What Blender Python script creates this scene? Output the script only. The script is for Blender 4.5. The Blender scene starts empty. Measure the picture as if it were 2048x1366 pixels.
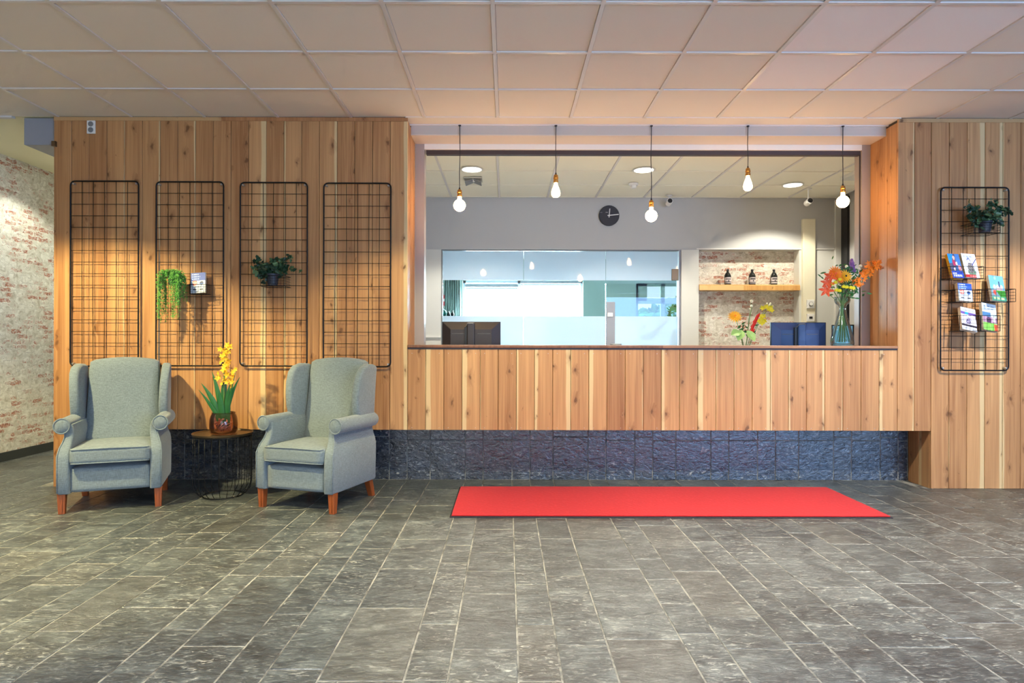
import bpy, bmesh, math, random
from mathutils import Vector, Matrix, Euler
R = math.radians
random.seed(7)
scene = bpy.context.scene
COL = scene.collection

# ------------------------------------------------------------------ camera
F, CX, CY, EYE = 1282.0, 1015.0, 685.0, 1.19      # focal length (px of 2048), vanishing point, eye height
cam_d = bpy.data.cameras.new('camera')
cam = bpy.data.objects.new('camera', cam_d); COL.objects.link(cam)
cam.location = (0, 0, EYE)
cam.rotation_euler = Euler((R(90), 0, 0), 'XYZ')
cam.rotation_euler.rotate_axis('Z', R(0.12))
cam_d.sensor_width = 36.0; cam_d.sensor_fit = 'HORIZONTAL'
cam_d.lens = 36.0 * F / 2048.0
cam_d.shift_x = (1024 - CX) / 2048.0
cam_d.shift_y = (CY - 683) / 2048.0
cam_d.clip_start = 0.05
scene.camera = cam
def P(px, py, d):                                   # a point seen at (px, py), d metres in front of the camera
    return Vector(((px - CX) * d / F, d, EYE - (py - CY) * d / F))
def X(px, d): return (px - CX) * d / F
def Z(py, d): return EYE - (py - CY) * d / F

# ------------------------------------------------------------------ world, lights, exposure
world = bpy.data.worlds.new('world'); scene.world = world; world.use_nodes = True
bg = world.node_tree.nodes['Background']
bg.inputs[0].default_value = (0.80, 0.90, 1.0, 1); bg.inputs[1].default_value = 1.0
scene.view_settings.view_transform = 'Standard'; scene.view_settings.look = 'None'
scene.view_settings.exposure = 0.24; scene.view_settings.gamma = 1.0
scene.view_settings.use_curve_mapping = False
cy = scene.cycles
cy.max_bounces = 6; cy.diffuse_bounces = 3; cy.glossy_bounces = 3; cy.transmission_bounces = 4; cy.transparent_max_bounces = 10
cy.caustics_reflective = False; cy.caustics_refractive = False
cy.use_adaptive_sampling = True; cy.adaptive_threshold = 0.12; cy.adaptive_min_samples = 16
def area(name, loc, rot, sx, sy, power, col):
    l = bpy.data.lights.new(name, 'AREA'); l.shape = 'RECTANGLE'; l.size = sx; l.size_y = sy
    l.energy = power; l.color = col
    o = bpy.data.objects.new(name, l); COL.objects.link(o); o.location = loc; o.rotation_euler = rot
    return o
def spot(name, loc, power, col, size=125, blend=0.35, rot=(0, 0, 0), rad=0.05):
    l = bpy.data.lights.new(name, 'SPOT'); l.energy = power; l.color = col
    l.spot_size = R(size); l.spot_blend = blend; l.shadow_soft_size = rad
    o = bpy.data.objects.new(name, l); COL.objects.link(o); o.location = loc; o.rotation_euler = rot
    return o
CEIL = 3.03
# daylight through the glazed front behind the photographer
area('daylight_front_window', (5.4, -3.85, 1.55), (R(115), 0, 0), 4.6, 2.4, 430, (0.32, 0.55, 1.0))
area('daylight_front_door', (-0.6, -3.85, 1.45), (R(125), 0, 0), 3.4, 2.3, 90, (0.86, 0.92, 1.0))
# daylight entering the far room behind the glass partition
area('daylight_far_room', (X(1045, 12.45), 12.45, 1.72), (R(-90), 0, 0), 2.5, 1.7, 2700, (0.74, 0.88, 1.0))
WARM = (1.0, 0.85, 0.42); NEUT = (1.0, 0.94, 0.82); COOL = (0.95, 0.97, 1.0); OFFC = (1.0, 0.95, 0.80)
LOBBY_LAMPS = [(-3.4, 3.3, 800, WARM), (-0.5, 3.3, 330, WARM), (1.35, 3.3, 300, NEUT), (3.75, 3.3, 520, NEUT),
               (-3.4, 0.3, 400, COOL), (-1.05, 0.3, 400, COOL), (1.35, 0.3, 400, COOL), (3.75, 0.3, 400, COOL)]  # unseen second row, added to brighten the front floor and ceiling
OFFICE_LAMPS = [(X(943, 6.69), 6.69, 180, OFFC), (X(1287, 6.70), 6.70, 180, OFFC), (X(1585, 7.32), 7.32, 120, OFFC)]
BULB_GLOW = 60.0

# ------------------------------------------------------------------ materials
def lin(c):
    r = []
    for v in c[:3]:
        v /= 255.0
        r.append(v / 12.92 if v <= 0.04045 else ((v + 0.055) / 1.055) ** 2.4)
    return (r[0], r[1], r[2], 1.0)
MATS = {}
class NT:
    def __init__(s, name):
        s.m = bpy.data.materials.new(name); s.m.use_nodes = True
        s.t = s.m.node_tree; s.n = s.t.nodes; s.l = s.t.links
        s.b = s.n['Principled BSDF']; s.out = s.n['Material Output']
        MATS[name] = s.m
    def node(s, t, **kw):
        n = s.n.new(t)
        for k, v in kw.items(): setattr(n, k, v)
        return n
    def link(s, a, b): s.l.new(a, b)
    def set(s, sock, v):
        if hasattr(v, 'bl_idname') or hasattr(v, 'is_output'): s.l.new(v, sock)
        else: sock.default_value = v
    def math(s, op, a, b=0.0, c=None, clamp=False):
        n = s.n.new('ShaderNodeMath'); n.operation = op; n.use_clamp = clamp
        s.set(n.inputs[0], a); s.set(n.inputs[1], b)
        if c is not None: s.set(n.inputs[2], c)
        return n.outputs[0]
    def mix(s, f, a, b, blend='MIX'):
        n = s.n.new('ShaderNodeMix'); n.data_type = 'RGBA'; n.blend_type = blend
        s.set(n.inputs[0], f); s.set(n.inputs[6], a); s.set(n.inputs[7], b)
        return n.outputs[2]
    def ramp(s, f, stops):
        n = s.n.new('ShaderNodeValToRGB'); e = n.color_ramp.elements
        while len(e) > 1: e.remove(e[-1])
        e[0].position = stops[0][0]; e[0].color = stops[0][1]
        for p, c in stops[1:]:
            k = e.new(p); k.color = c
        s.set(n.inputs[0], f); return n.outputs[0]
    def noise(s, vec, scale, detail=3, rough=0.5, dist=0.0):
        n = s.n.new('ShaderNodeTexNoise'); n.inputs['Scale'].default_value = scale
        n.inputs['Detail'].default_value = detail; n.inputs['Roughness'].default_value = rough
        n.inputs['Distortion'].default_value = dist
        if vec is not None: s.l.new(vec, n.inputs['Vector'])
        return n.outputs['Fac']
    def obj(s): return s.node('ShaderNodeTexCoord').outputs['Object']
    def pos(s): return s.node('ShaderNodeNewGeometry').outputs['Position']
    def rnd(s): return s.node('ShaderNodeObjectInfo').outputs['Random']
    def mapv(s, vec, scale=(1, 1, 1), loc=(0, 0, 0), rot=(0, 0, 0)):
        n = s.n.new('ShaderNodeMapping')
        n.inputs['Scale'].default_value = scale; n.inputs['Location'].default_value = loc; n.inputs['Rotation'].default_value = rot
        s.l.new(vec, n.inputs['Vector']); return n.outputs[0]
    def vadd(s, a, b):
        n = s.n.new('ShaderNodeVectorMath'); n.operation = 'ADD'; s.l.new(a, n.inputs[0]); s.set(n.inputs[1], b); return n.outputs[0]
    def bump(s, h, strength=0.3, dist=0.01):
        n = s.n.new('ShaderNodeBump'); n.inputs['Strength'].default_value = strength; n.inputs['Distance'].default_value = dist
        s.l.new(h, n.inputs['Height']); s.l.new(n.outputs[0], s.b.inputs['Normal'])
    def sep(s, v):
        n = s.n.new('ShaderNodeSeparateXYZ'); s.l.new(v, n.inputs[0]); return n.outputs
    def comb(s, x, y, z):
        n = s.n.new('ShaderNodeCombineXYZ'); s.set(n.inputs[0], x); s.set(n.inputs[1], y); s.set(n.inputs[2], z); return n.outputs[0]
    def fin(s, col=None, rough=None, metal=None, spec=None):
        if col is not None: s.set(s.b.inputs['Base Color'], col)
        if rough is not None: s.set(s.b.inputs['Roughness'], rough)
        if metal is not None: s.b.inputs['Metallic'].default_value = metal
        if spec is not None: s.b.inputs['Specular IOR Level'].default_value = spec
        return s.m

def plain(name, rgb, rough=0.5, metal=0.0, var=0.06, scale=30.0, bump=0.0, spec=0.5, sheen=0.0):
    t = NT(name); c = lin(rgb)
    n = t.noise(t.obj(), scale, 2)
    col = t.mix(t.math('MULTIPLY', t.math('SUBTRACT', n, 0.5), var * 4, clamp=False), c, tuple(min(1, x * 1.25 + 0.01) for x in c[:3]) + (1,))
    t.fin(col, rough, metal, spec)
    if bump: t.bump(n, bump, 0.004)
    if sheen: t.b.inputs['Sheen Weight'].default_value = sheen
    return t.m

def emit(name, rgb, strength):
    t = NT(name); t.b.inputs['Base Color'].default_value = lin(rgb)
    t.b.inputs['Emission Color'].default_value = lin(rgb); t.b.inputs['Emission Strength'].default_value = strength
    return t.m

def wood(name, dark, light, sap, sapw=1.0, rough=0.42):
    t = NT(name)
    o = t.obj(); r = t.rnd()
    r2 = t.math('FRACT', t.math('MULTIPLY', r, 17.31)); r3 = t.math('FRACT', t.math('MULTIPLY', r, 91.7))
    off = t.comb(t.math('MULTIPLY', r, 40.0), 0.0, t.math('MULTIPLY', r2, 60.0))
    v = t.vadd(o, off)
    # knots
    kv = t.mapv(v, (8.5, 1.0, 4.2))
    warp = t.noise(t.mapv(v, (5, 1, 5)), 3.0, 2)
    vo = t.node('ShaderNodeTexVoronoi', voronoi_dimensions='2D'); vo.inputs['Scale'].default_value = 1.0
    ks = t.sep(kv)
    vo.inputs['Randomness'].default_value = 1.0
    t.link(t.comb(t.math('ADD', ks[0], t.math('MULTIPLY', warp, 0.5)), t.math('ADD', ks[2], t.math('MULTIPLY', warp, 0.25)), 0.0), vo.inputs['Vector'])
    kd = vo.outputs['Distance']
    csep = t.node('ShaderNodeSeparateColor'); t.link(vo.outputs['Color'], csep.inputs[0])
    ksize = t.math('MULTIPLY', t.math('MAXIMUM', t.math('SUBTRACT', csep.outputs[0], 0.45), 0.0), 0.24)
    knot = t.math('SUBTRACT', 1.0, t.math('DIVIDE', kd, t.math('ADD', ksize, 0.001)), clamp=True)
    knot = t.math('MINIMUM', t.math('MULTIPLY', knot, 1.8), 1.0)
    halo = t.math('SUBTRACT', 1.0, t.math('DIVIDE', kd, t.math('ADD', t.math('MULTIPLY', ksize, 3.2), 0.001)), clamp=True)
    # grain, bending round the knots
    sx = t.sep(v)
    gx = t.math('ADD', sx[0], t.math('MULTIPLY', halo, 0.035))
    gv = t.comb(t.math('MULTIPLY', gx, 55.0), 0.0, t.math('MULTIPLY', sx[2], 1.1))
    g = t.noise(gv, 1.0, 3, 0.6, 0.6)
    gv2 = t.comb(t.math('MULTIPLY', gx, 14.0), 0.0, t.math('MULTIPLY', sx[2], 0.5))
    g2 = t.noise(gv2, 1.0, 2, 0.5, 0.8)
    tone = t.math('ADD', t.math('MULTIPLY', g, 0.55), t.math('ADD', t.math('MULTIPLY', g2, 0.5), t.math('MULTIPLY', t.math('SUBTRACT', r3, 0.5), 0.20)))
    col = t.ramp(tone, [(0.28, lin(dark)), (0.52, tuple((a + b) / 2 for a, b in zip(lin(dark), lin(light)))), (0.78, lin(light))])
    # pale sapwood along one edge of some boards
    so = t.sep(o)
    side = t.math('SUBTRACT', t.math('MULTIPLY', t.math('GREATER_THAN', r2, 0.5), 2.0), 1.0)
    wob = t.math('MULTIPLY', t.math('SUBTRACT', t.noise(t.comb(0.0, t.math('MULTIPLY', r, 50.0), t.math('MULTIPLY', so[2], 1.2)), 1.0, 2), 0.5), 0.035)
    edge = t.math('ADD', t.math('MULTIPLY', so[0], side), wob)
    lim = t.math('SUBTRACT', 0.0745, t.math('MULTIPLY', t.math('POWER', r3, 3.0), 0.050 * sapw))
    sapf = t.math('MULTIPLY', t.math('SUBTRACT', edge, lim), 180.0, clamp=True)
    sapc = t.mix(g, lin(sap), tuple(x * 0.8 for x in lin(sap)[:3]) + (1,))
    col = t.mix(t.math('MULTIPLY', sapf, 0.85), col, sapc)
    dk = tuple(x * 0.42 for x in lin(dark)[:3]) + (1,)
    col = t.mix(t.math('MULTIPLY', halo, 0.55), col, tuple(x * 0.7 for x in lin(dark)[:3]) + (1,))
    col = t.mix(t.math('MULTIPLY', knot, 0.75), col, dk)
    t.fin(col, t.math('ADD', rough, t.math('MULTIPLY', g, 0.15)), spec=0.35)
    return t.m

def slate(name, island=False, rough=0.36, bumpk=0.6, k=1.0, spec=0.6, hue=(1, 1, 1)):
    t = NT(name)
    p = t.pos()
    r = t.node('ShaderNodeNewGeometry').outputs['Random Per Island'] if island else t.rnd()
    r2 = t.math('FRACT', t.math('MULTIPLY', r, 13.7)); r3 = t.math('FRACT', t.math('MULTIPLY', r, 57.3))
    v = t.vadd(p, t.comb(t.math('MULTIPLY', r, 30.0), t.math('MULTIPLY', r2, 30.0), t.math('MULTIPLY', r3, 20.0)))
    n1 = t.noise(t.mapv(v, (1.0, 1.7, 1.4)), 5.0, 3, 0.62, 0.8)
    n2 = t.noise(t.mapv(v, (1.0, 2.6, 1.6), rot=(0, 0, 0.35)), 21.0, 4, 0.68, 1.6)
    n3 = t.noise(t.mapv(v, (1.0, 2.2, 2.0), rot=(0, 0, -0.3)), 11.0, 3, 0.6, 1.6)
    tone = t.math('ADD', t.math('MULTIPLY', n1, 0.5), t.math('ADD', t.math('MULTIPLY', n2, 0.5), t.math('MULTIPLY', t.math('SUBTRACT', r, 0.5), 0.05)))
    col = t.ramp(tone, [(p_, tuple(c_ * k * h_ for c_, h_ in zip(lin(q_), hue)) + (1,)) for p_, q_ in ((0.34, (42, 46, 49)), (0.50, (76, 82, 84)), (0.60, (104, 111, 111)), (0.74, (164, 168, 162)))])
    # brown and green stone among the grey
    col = t.mix(t.math('MULTIPLY', t.math('GREATER_THAN', r2, 0.80), t.math('MULTIPLY', n1, 0.35)), col, lin((98, 90, 78)))
    # pale scuffs on the ridges of the riven face
    ridge = t.math('MULTIPLY', t.math('SUBTRACT', n2, 0.53), 11.0, clamp=True)
    wear = t.math('MULTIPLY', ridge, t.math('MULTIPLY', t.math('SUBTRACT', n3, 0.42), 3.5, clamp=True))
    col = t.mix(t.math('MULTIPLY', wear, t.math('ADD', 0.3, t.math('MULTIPLY', r3, 0.65))), col, lin((196, 194, 182)))
    t.fin(col, t.math('ADD', rough - .04, t.math('MULTIPLY', n3, 0.20)), spec=spec)
    t.bump(t.math('ADD', t.math('MULTIPLY', n3, 1.0), t.math('MULTIPLY', n2, 0.45)), bumpk, 0.012)
    return t.m

def brickpaper(name, sx=1.0):
    # wallpaper printed with worn brick under flaking plaster; printed on the YZ or XZ plane
    t = NT(name)
    p = t.sep(t.pos())
    u = t.math('ADD', p[0], p[1]); w = p[2]
    v = t.comb(u, w, 0.0)
    wv = t.vadd(v, t.comb(t.math('MULTIPLY', t.noise(v, 14.0, 4, 0.7), 0.10), t.math('MULTIPLY', t.noise(t.mapv(v, loc=(5, 3, 0)), 14.0, 4, 0.7), 0.07), 0.0))
    br = t.node('ShaderNodeTexBrick'); t.link(wv, br.inputs['Vector'])
    br.inputs['Scale'].default_value = 1.0; br.inputs['Brick Width'].default_value = 0.15; br.inputs['Row Height'].default_value = 0.052
    br.inputs['Mortar Size'].default_value = 0.008; br.inputs['Mortar Smooth'].default_value = 0.3
    br.inputs['Color1'].default_value = (0, 0, 0, 1); br.inputs['Color2'].default_value = (1, 1, 1, 1); br.inputs['Mortar'].default_value = (0.5, 0.5, 0.5, 1)
    mort = br.outputs['Fac']
    bsel = t.node('ShaderNodeSeparateColor'); t.link(br.outputs['Color'], bsel.inputs[0])
    n1 = t.noise(v, 4.0, 3, 0.6, 0.5); n2 = t.noise(v, 16.0, 4, 0.65, 0.8); n3 = t.noise(v, 45.0, 3, 0.6)
    base = t.ramp(n2, [(0.30, lin((172, 162, 144))), (0.46, lin((212, 206, 192))), (0.66, lin((236, 232, 222)))])
    base = t.mix(t.math('MULTIPLY', t.math('SUBTRACT', n1, 0.48), 1.4, clamp=True), base, lin((196, 186, 164)))
    # crinkled cracks
    vo = t.node('ShaderNodeTexVoronoi', feature='DISTANCE_TO_EDGE'); vo.inputs['Scale'].default_value = 11.0
    t.link(t.vadd(t.mapv(v, (0.7, 1.5, 1.0)), t.comb(t.math('MULTIPLY', n2, 0.22), t.math('MULTIPLY', n1, 0.2), 0.0)), vo.inputs['Vector'])
    crack = t.math('SUBTRACT', 1.0, t.math('MULTIPLY', vo.outputs['Distance'], 16.0), clamp=True)
    base = t.mix(t.math('MULTIPLY', crack, t.math('MULTIPLY', t.math('SUBTRACT', n2, 0.42), 3.0, clamp=True)), base, lin((112, 98, 82)))
    show = t.math('MULTIPLY', t.math('SUBTRACT', t.math('ADD', t.math('MULTIPLY', bsel.outputs[0], 0.30), t.math('ADD', t.math('MULTIPLY', n1, 0.55), t.math('MULTIPLY', n2, 0.55))), 0.70), 8.0, clamp=True)
    show = t.math('MULTIPLY', show, t.math('SUBTRACT', 1.0, mort, clamp=True))
    show = t.math('MULTIPLY', show, t.math('MULTIPLY', t.math('SUBTRACT', t.noise(t.mapv(v, (1, 1.8, 1)), 30.0, 4, 0.6, 1.0), 0.36), 6.0, clamp=True))
    bcol = t.ramp(n3, [(0.34, lin((118, 66, 54))), (0.5, lin((172, 100, 78))), (0.68, lin((206, 152, 122)))])
    col = t.mix(t.math('MULTIPLY', show, 0.9), base, bcol)
    col = t.mix(t.math('MULTIPLY', t.math('GREATER_THAN', n3, 0.66), 0.6), col, lin((112, 92, 76)))
    t.fin(col, 0.75, spec=0.2)
    return t.m

def fabric(name, rgb):
    t = NT(name); o = t.obj()
    a = t.noise(t.mapv(o, (420, 420, 40)), 1.0, 2); b = t.noise(t.mapv(o, (40, 40, 420)), 1.0, 2)
    c = t.noise(o, 5.0, 3)
    w = t.math('ADD', t.math('MULTIPLY', a, 0.5), t.math('MULTIPLY', b, 0.5))
    k = lin(rgb)
    col = t.ramp(t.math('ADD', w, t.math('MULTIPLY', t.math('SUBTRACT', c, 0.5), 0.06)),
                 [(0.30, tuple(x * 0.66 for x in k[:3]) + (1,)), (0.50, k), (0.70, tuple(min(1, x * 1.4) for x in k[:3]) + (1,))])
    t.fin(col, 0.9, spec=0.2); t.b.inputs['Sheen Weight'].default_value = 0.25
    t.bump(w, 0.10, 0.002)
    return t.m

def glass(name, tint, refl=1.0, rough=0.0, haze=0.0, hazecol=(255, 255, 255)):
    t = NT(name); t.n.remove(t.b)
    tr = t.node('ShaderNodeBsdfTransparent'); tr.inputs[0].default_value = tint + (1,)
    gl = t.node('ShaderNodeBsdfGlossy'); gl.inputs['Roughness'].default_value = rough
    fr = t.node('ShaderNodeFresnel'); fr.inputs[0].default_value = 1.45
    nz = t.noise(t.obj(), 4.0, 2)
    f = t.math('MULTIPLY', fr.outputs[0], t.math('ADD', refl, t.math('MULTIPLY', t.math('SUBTRACT', nz, 0.5), 0.1)), clamp=True)
    mx = t.node('ShaderNodeMixShader'); t.link(f, mx.inputs[0]); t.link(tr.outputs[0], mx.inputs[1]); t.link(gl.outputs[0], mx.inputs[2])
    t.link(mx.outputs[0], t.out.inputs[0]); return t.m

def frosted(name, rgb):
    t = NT(name); t.n.remove(t.b)
    df = t.node('ShaderNodeBsdfDiffuse'); df.inputs[0].default_value = lin(rgb)
    tl = t.node('ShaderNodeBsdfTranslucent'); tl.inputs[0].default_value = lin(rgb)
    gl = t.node('ShaderNodeBsdfGlossy'); gl.inputs['Roughness'].default_value = 0.03
    nz = t.noise(t.obj(), 60.0, 2)
    m1 = t.node('ShaderNodeMixShader'); m1.inputs[0].default_value = 0.66
    t.link(df.outputs[0], m1.inputs[1]); t.link(tl.outputs[0], m1.inputs[2])
    fr = t.node('ShaderNodeFresnel'); fr.inputs[0].default_value = 1.42
    m2 = t.node('ShaderNodeMixShader'); t.link(t.math('MULTIPLY', fr.outputs[0], t.math('ADD', 0.9, t.math('MULTIPLY', nz, 0.1))), m2.inputs[0])
    t.link(m1.outputs[0], m2.inputs[1]); t.link(gl.outputs[0], m2.inputs[2]); t.link(m2.outputs[0], t.out.inputs[0])
    return t.m

def translucent(name, rgb, k=0.6):
    t = NT(name); t.n.remove(t.b)
    df = t.node('ShaderNodeBsdfDiffuse'); tl = t.node('ShaderNodeBsdfTranslucent')
    nz = t.noise(t.obj(), 20.0, 2)
    c = t.mix(t.math('MULTIPLY', nz, 0.3), lin(rgb), tuple(x * 0.8 for x in lin(rgb)[:3]) + (1,))
    t.link(c, df.inputs[0]); t.link(c, tl.inputs[0])
    m1 = t.node('ShaderNodeMixShader'); m1.inputs[0].default_value = k
    t.link(df.outputs[0], m1.inputs[1]); t.link(tl.outputs[0], m1.inputs[2]); t.link(m1.outputs[0], t.out.inputs[0])
    return t.m

def printed(name, rough=0.35):
    t = NT(name)
    a = t.node('ShaderNodeAttribute', attribute_name='print')
    t.fin(a.outputs['Color'], rough); return t.m

M = {}
M['wood'] = wood('larch_boards', (150, 100, 60), (208, 158, 106), (228, 198, 146))
M['wood_trim'] = wood('larch_trim', (128, 80, 46), (186, 132, 86), (206, 166, 116), 0.0)
M['shelf_wood'] = wood('shelf_oak', (196, 140, 74), (232, 184, 116), (240, 204, 140), 0.0)
M['top_wood'] = wood('worktop_wood', (110, 72, 52), (150, 104, 78), (170, 124, 90), 0.0)
M['slate'] = slate('slate_tile', False, .30, .42, .8, .8); M['slate_stuff'] = slate('slate_tile_far', True, .30, .42, .8, .8)
M['slate_wall'] = slate('slate_plinth_daylit_blue', False, 0.22, 0.42, 0.34, 1.0, (.70, .90, 1.40))  # floor slate darkened and blued; overhang shade and daylight painted in
t = NT('grout'); n_ = t.noise(t.pos(), 7.0, 5, 0.65, 1.0)
t.fin(t.ramp(n_, [(0.36, lin((66, 65, 62))), (0.52, lin((128, 126, 118))), (0.68, lin((154, 152, 142)))]), 0.85); M['grout'] = t.m
M['brick'] = brickpaper('brick_wallpaper')
M['ctile'] = plain('ceiling_tile', (230, 222, 212), 0.85, var=0.03, scale=120, bump=0.03, spec=0.2)
M['ctile_new'] = plain('ceiling_tile_newer', (244, 236, 234), 0.85, var=0.03, scale=120, bump=0.03, spec=0.2)
M['cgrid'] = plain('ceiling_grid_metal', (222, 216, 212), 0.35, 0.0, var=0.02)
M['octile'] = plain('office_ceiling_tile', (246, 241, 224), 0.85, var=0.03, scale=120, spec=0.2)
M['yceil'] = plain('corridor_ceiling', (240, 232, 196), 0.8, var=0.02)
M['paint_grey'] = plain('grey_wall_paint', (188, 187, 184), 0.7, var=0.03, scale=3, spec=0.25)
M['paint_pale'] = plain('pale_wall_paint', (212, 211, 203), 0.65, var=0.03, scale=3, spec=0.25)
M['paint_white'] = plain('white_wall_paint', (226, 224, 218), 0.7, var=0.02, scale=3, spec=0.25)
M['paint_green'] = plain('green_grey_paint', (158, 176, 168), 0.7, var=0.03, scale=3, spec=0.25)
M['cream'] = plain('cream_trunking', (232, 224, 196), 0.5, var=0.02)
M['frame_grey'] = plain('grey_jamb', (158, 148, 144), 0.45, var=0.03, scale=5)
M['soffit'] = plain('soffit_panel', (214, 200, 186), 0.28, var=0.02, scale=4)
M['fascia'] = plain('fascia_panel', (196, 188, 180), 0.25, var=0.02, scale=4)
M['dark_rail'] = plain('dark_rail', (58, 46, 46), 0.5, var=0.05)
M['black'] = plain('black_metal', (22, 22, 24), 0.42, 0.6, var=0.05)
M['blackplastic'] = plain('black_plastic', (26, 27, 30), 0.4, var=0.05)
M['duct'] = plain('duct_grey', (150, 152, 160), 0.5, var=0.02)
M['baseboard'] = plain('dark_skirting', (52, 54, 52), 0.5, var=0.05)
M['red'] = plain('red_carpet', (182, 34, 36), 0.95, var=0.5, scale=45, bump=0.6, spec=0.1, sheen=0.1)
M['rubber'] = plain('rubber_edge', (48, 40, 46), 0.7)
M['fabric'] = fabric('grey_linen', (118, 130, 136))
M['legwood'] = plain('chair_leg_wood', (142, 72, 34), 0.35, var=0.3, scale=18)
M['brass'] = plain('brass', (196, 140, 66), 0.3, 0.9, var=0.1)
M['bulb'] = emit('lit_bulb', (255, 202, 138), BULB_GLOW)
M['lamp_disc'] = emit('lamp_diffuser', (255, 248, 232), 9.0)
M['white'] = plain('white_plastic', (232, 230, 224), 0.4, var=0.02)
M['offwhite'] = plain('old_white_plastic', (206, 202, 188), 0.45, var=0.03)
M['grey'] = plain('grey_plastic', (126, 126, 126), 0.5, var=0.04)
M['bronze'] = plain('bronze_tray', (112, 92, 68), 0.32, 0.7, var=0.25, scale=9)
M['amber'] = glass('amber_glass', (0.88, 0.73, 0.68), 0.8)
M['teal_glass'] = glass('teal_glass', (0.90, 0.96, 0.96), 0.7)
M['pane'] = glass('partition_glass', (0.86, 0.95, 0.96), 1.0)
M['window_glass'] = glass('window_glass', (0.93, 0.97, 0.97), 0.5)
M['frost'] = frosted('frosted_film', (240, 246, 252))
M['blind'] = translucent('blind_slat', (244, 246, 250), 0.6)
M['clock'] = plain('clock_face', (52, 52, 60), 0.7, var=0.03)
M['steel'] = plain('brushed_steel', (190, 186, 182), 0.3, 0.8, var=0.05)
M['navy'] = plain('monitor_blue_reflection', (50, 82, 140), 0.38, var=0.06)  # blue daylight reflection painted into the monitor casing colour
M['monitor_dark'] = plain('monitor_dark', (52, 44, 44), 0.4, var=0.06)
M['screen'] = emit('screen_glow', (120, 190, 225), 0.35)
M['leaf'] = plain('leaf_green', (34, 96, 42), 0.45, var=0.35, scale=25)
M['leaf_dark'] = plain('ivy_green', (30, 62, 40), 0.45, var=0.4, scale=25)
M['leaf_ivy2'] = plain('ivy_light', (84, 116, 76), 0.45, var=0.4, scale=25)
M['fern'] = plain('trailing_green', (84, 152, 58), 0.5, var=0.4, scale=30)
M['stem'] = plain('stem_green', (92, 124, 66), 0.5, var=0.2)
M['yellow'] = plain('yellow_petals', (244, 184, 34), 0.55, var=0.25, scale=50)
M['lemon'] = plain('lemon_petals', (226, 214, 40), 0.55, var=0.2, scale=50)
M['orange'] = plain('orange_petals', (250, 138, 24), 0.55, var=0.25, scale=50)
M['coral'] = plain('coral_petals', (240, 104, 62), 0.55, var=0.25, scale=50)
M['purple'] = plain('purple_petals', (122, 84, 148), 0.6, var=0.25, scale=60)
M['scarlet'] = plain('scarlet_bract', (206, 32, 24), 0.5, var=0.2, scale=50)
M['cream_bud'] = plain('cream_bud', (232, 232, 200), 0.6)
M['pale_green'] = plain('pale_green_leaf', (150, 190, 110), 0.45, var=0.5, scale=30)
M['pot'] = plain('dark_pot', (36, 42, 56), 0.5, var=0.1)
M['soil'] = plain('soil', (58, 44, 34), 0.95, var=0.3, scale=60)
M['roots'] = plain('roots', (170, 122, 96), 0.8, var=0.3)
M['print'] = printed('cover_print')
M['paper'] = plain('paper_edge', (222, 214, 190), 0.7)
M['paper_yellow'] = plain('yellow_spine', (226, 178, 40), 0.5)
M['bottleglass'] = plain('dark_bottle', (36, 38, 36), 0.12, var=0.05)
M['extred'] = plain('red_enamel', (196, 24, 40), 0.35)
M['teal'] = plain('teal_glazed', (20, 110, 96), 0.3)
M['desk'] = plain('desk_laminate', (206, 200, 190), 0.4, var=0.03)
M['carpet'] = plain('far_floor', (196, 190, 180), 0.7, var=0.05)
M['grass'] = plain('lawn', (104, 140, 74), 0.9, var=0.3, scale=4)
M['tree'] = plain('tree_foliage', (86, 128, 72), 0.8, var=0.4, scale=6)
M['bark'] = plain('bark', (84, 66, 52), 0.9)
M['slabm'] = plain('structural_slab', (74, 66, 58), 0.9)

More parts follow.
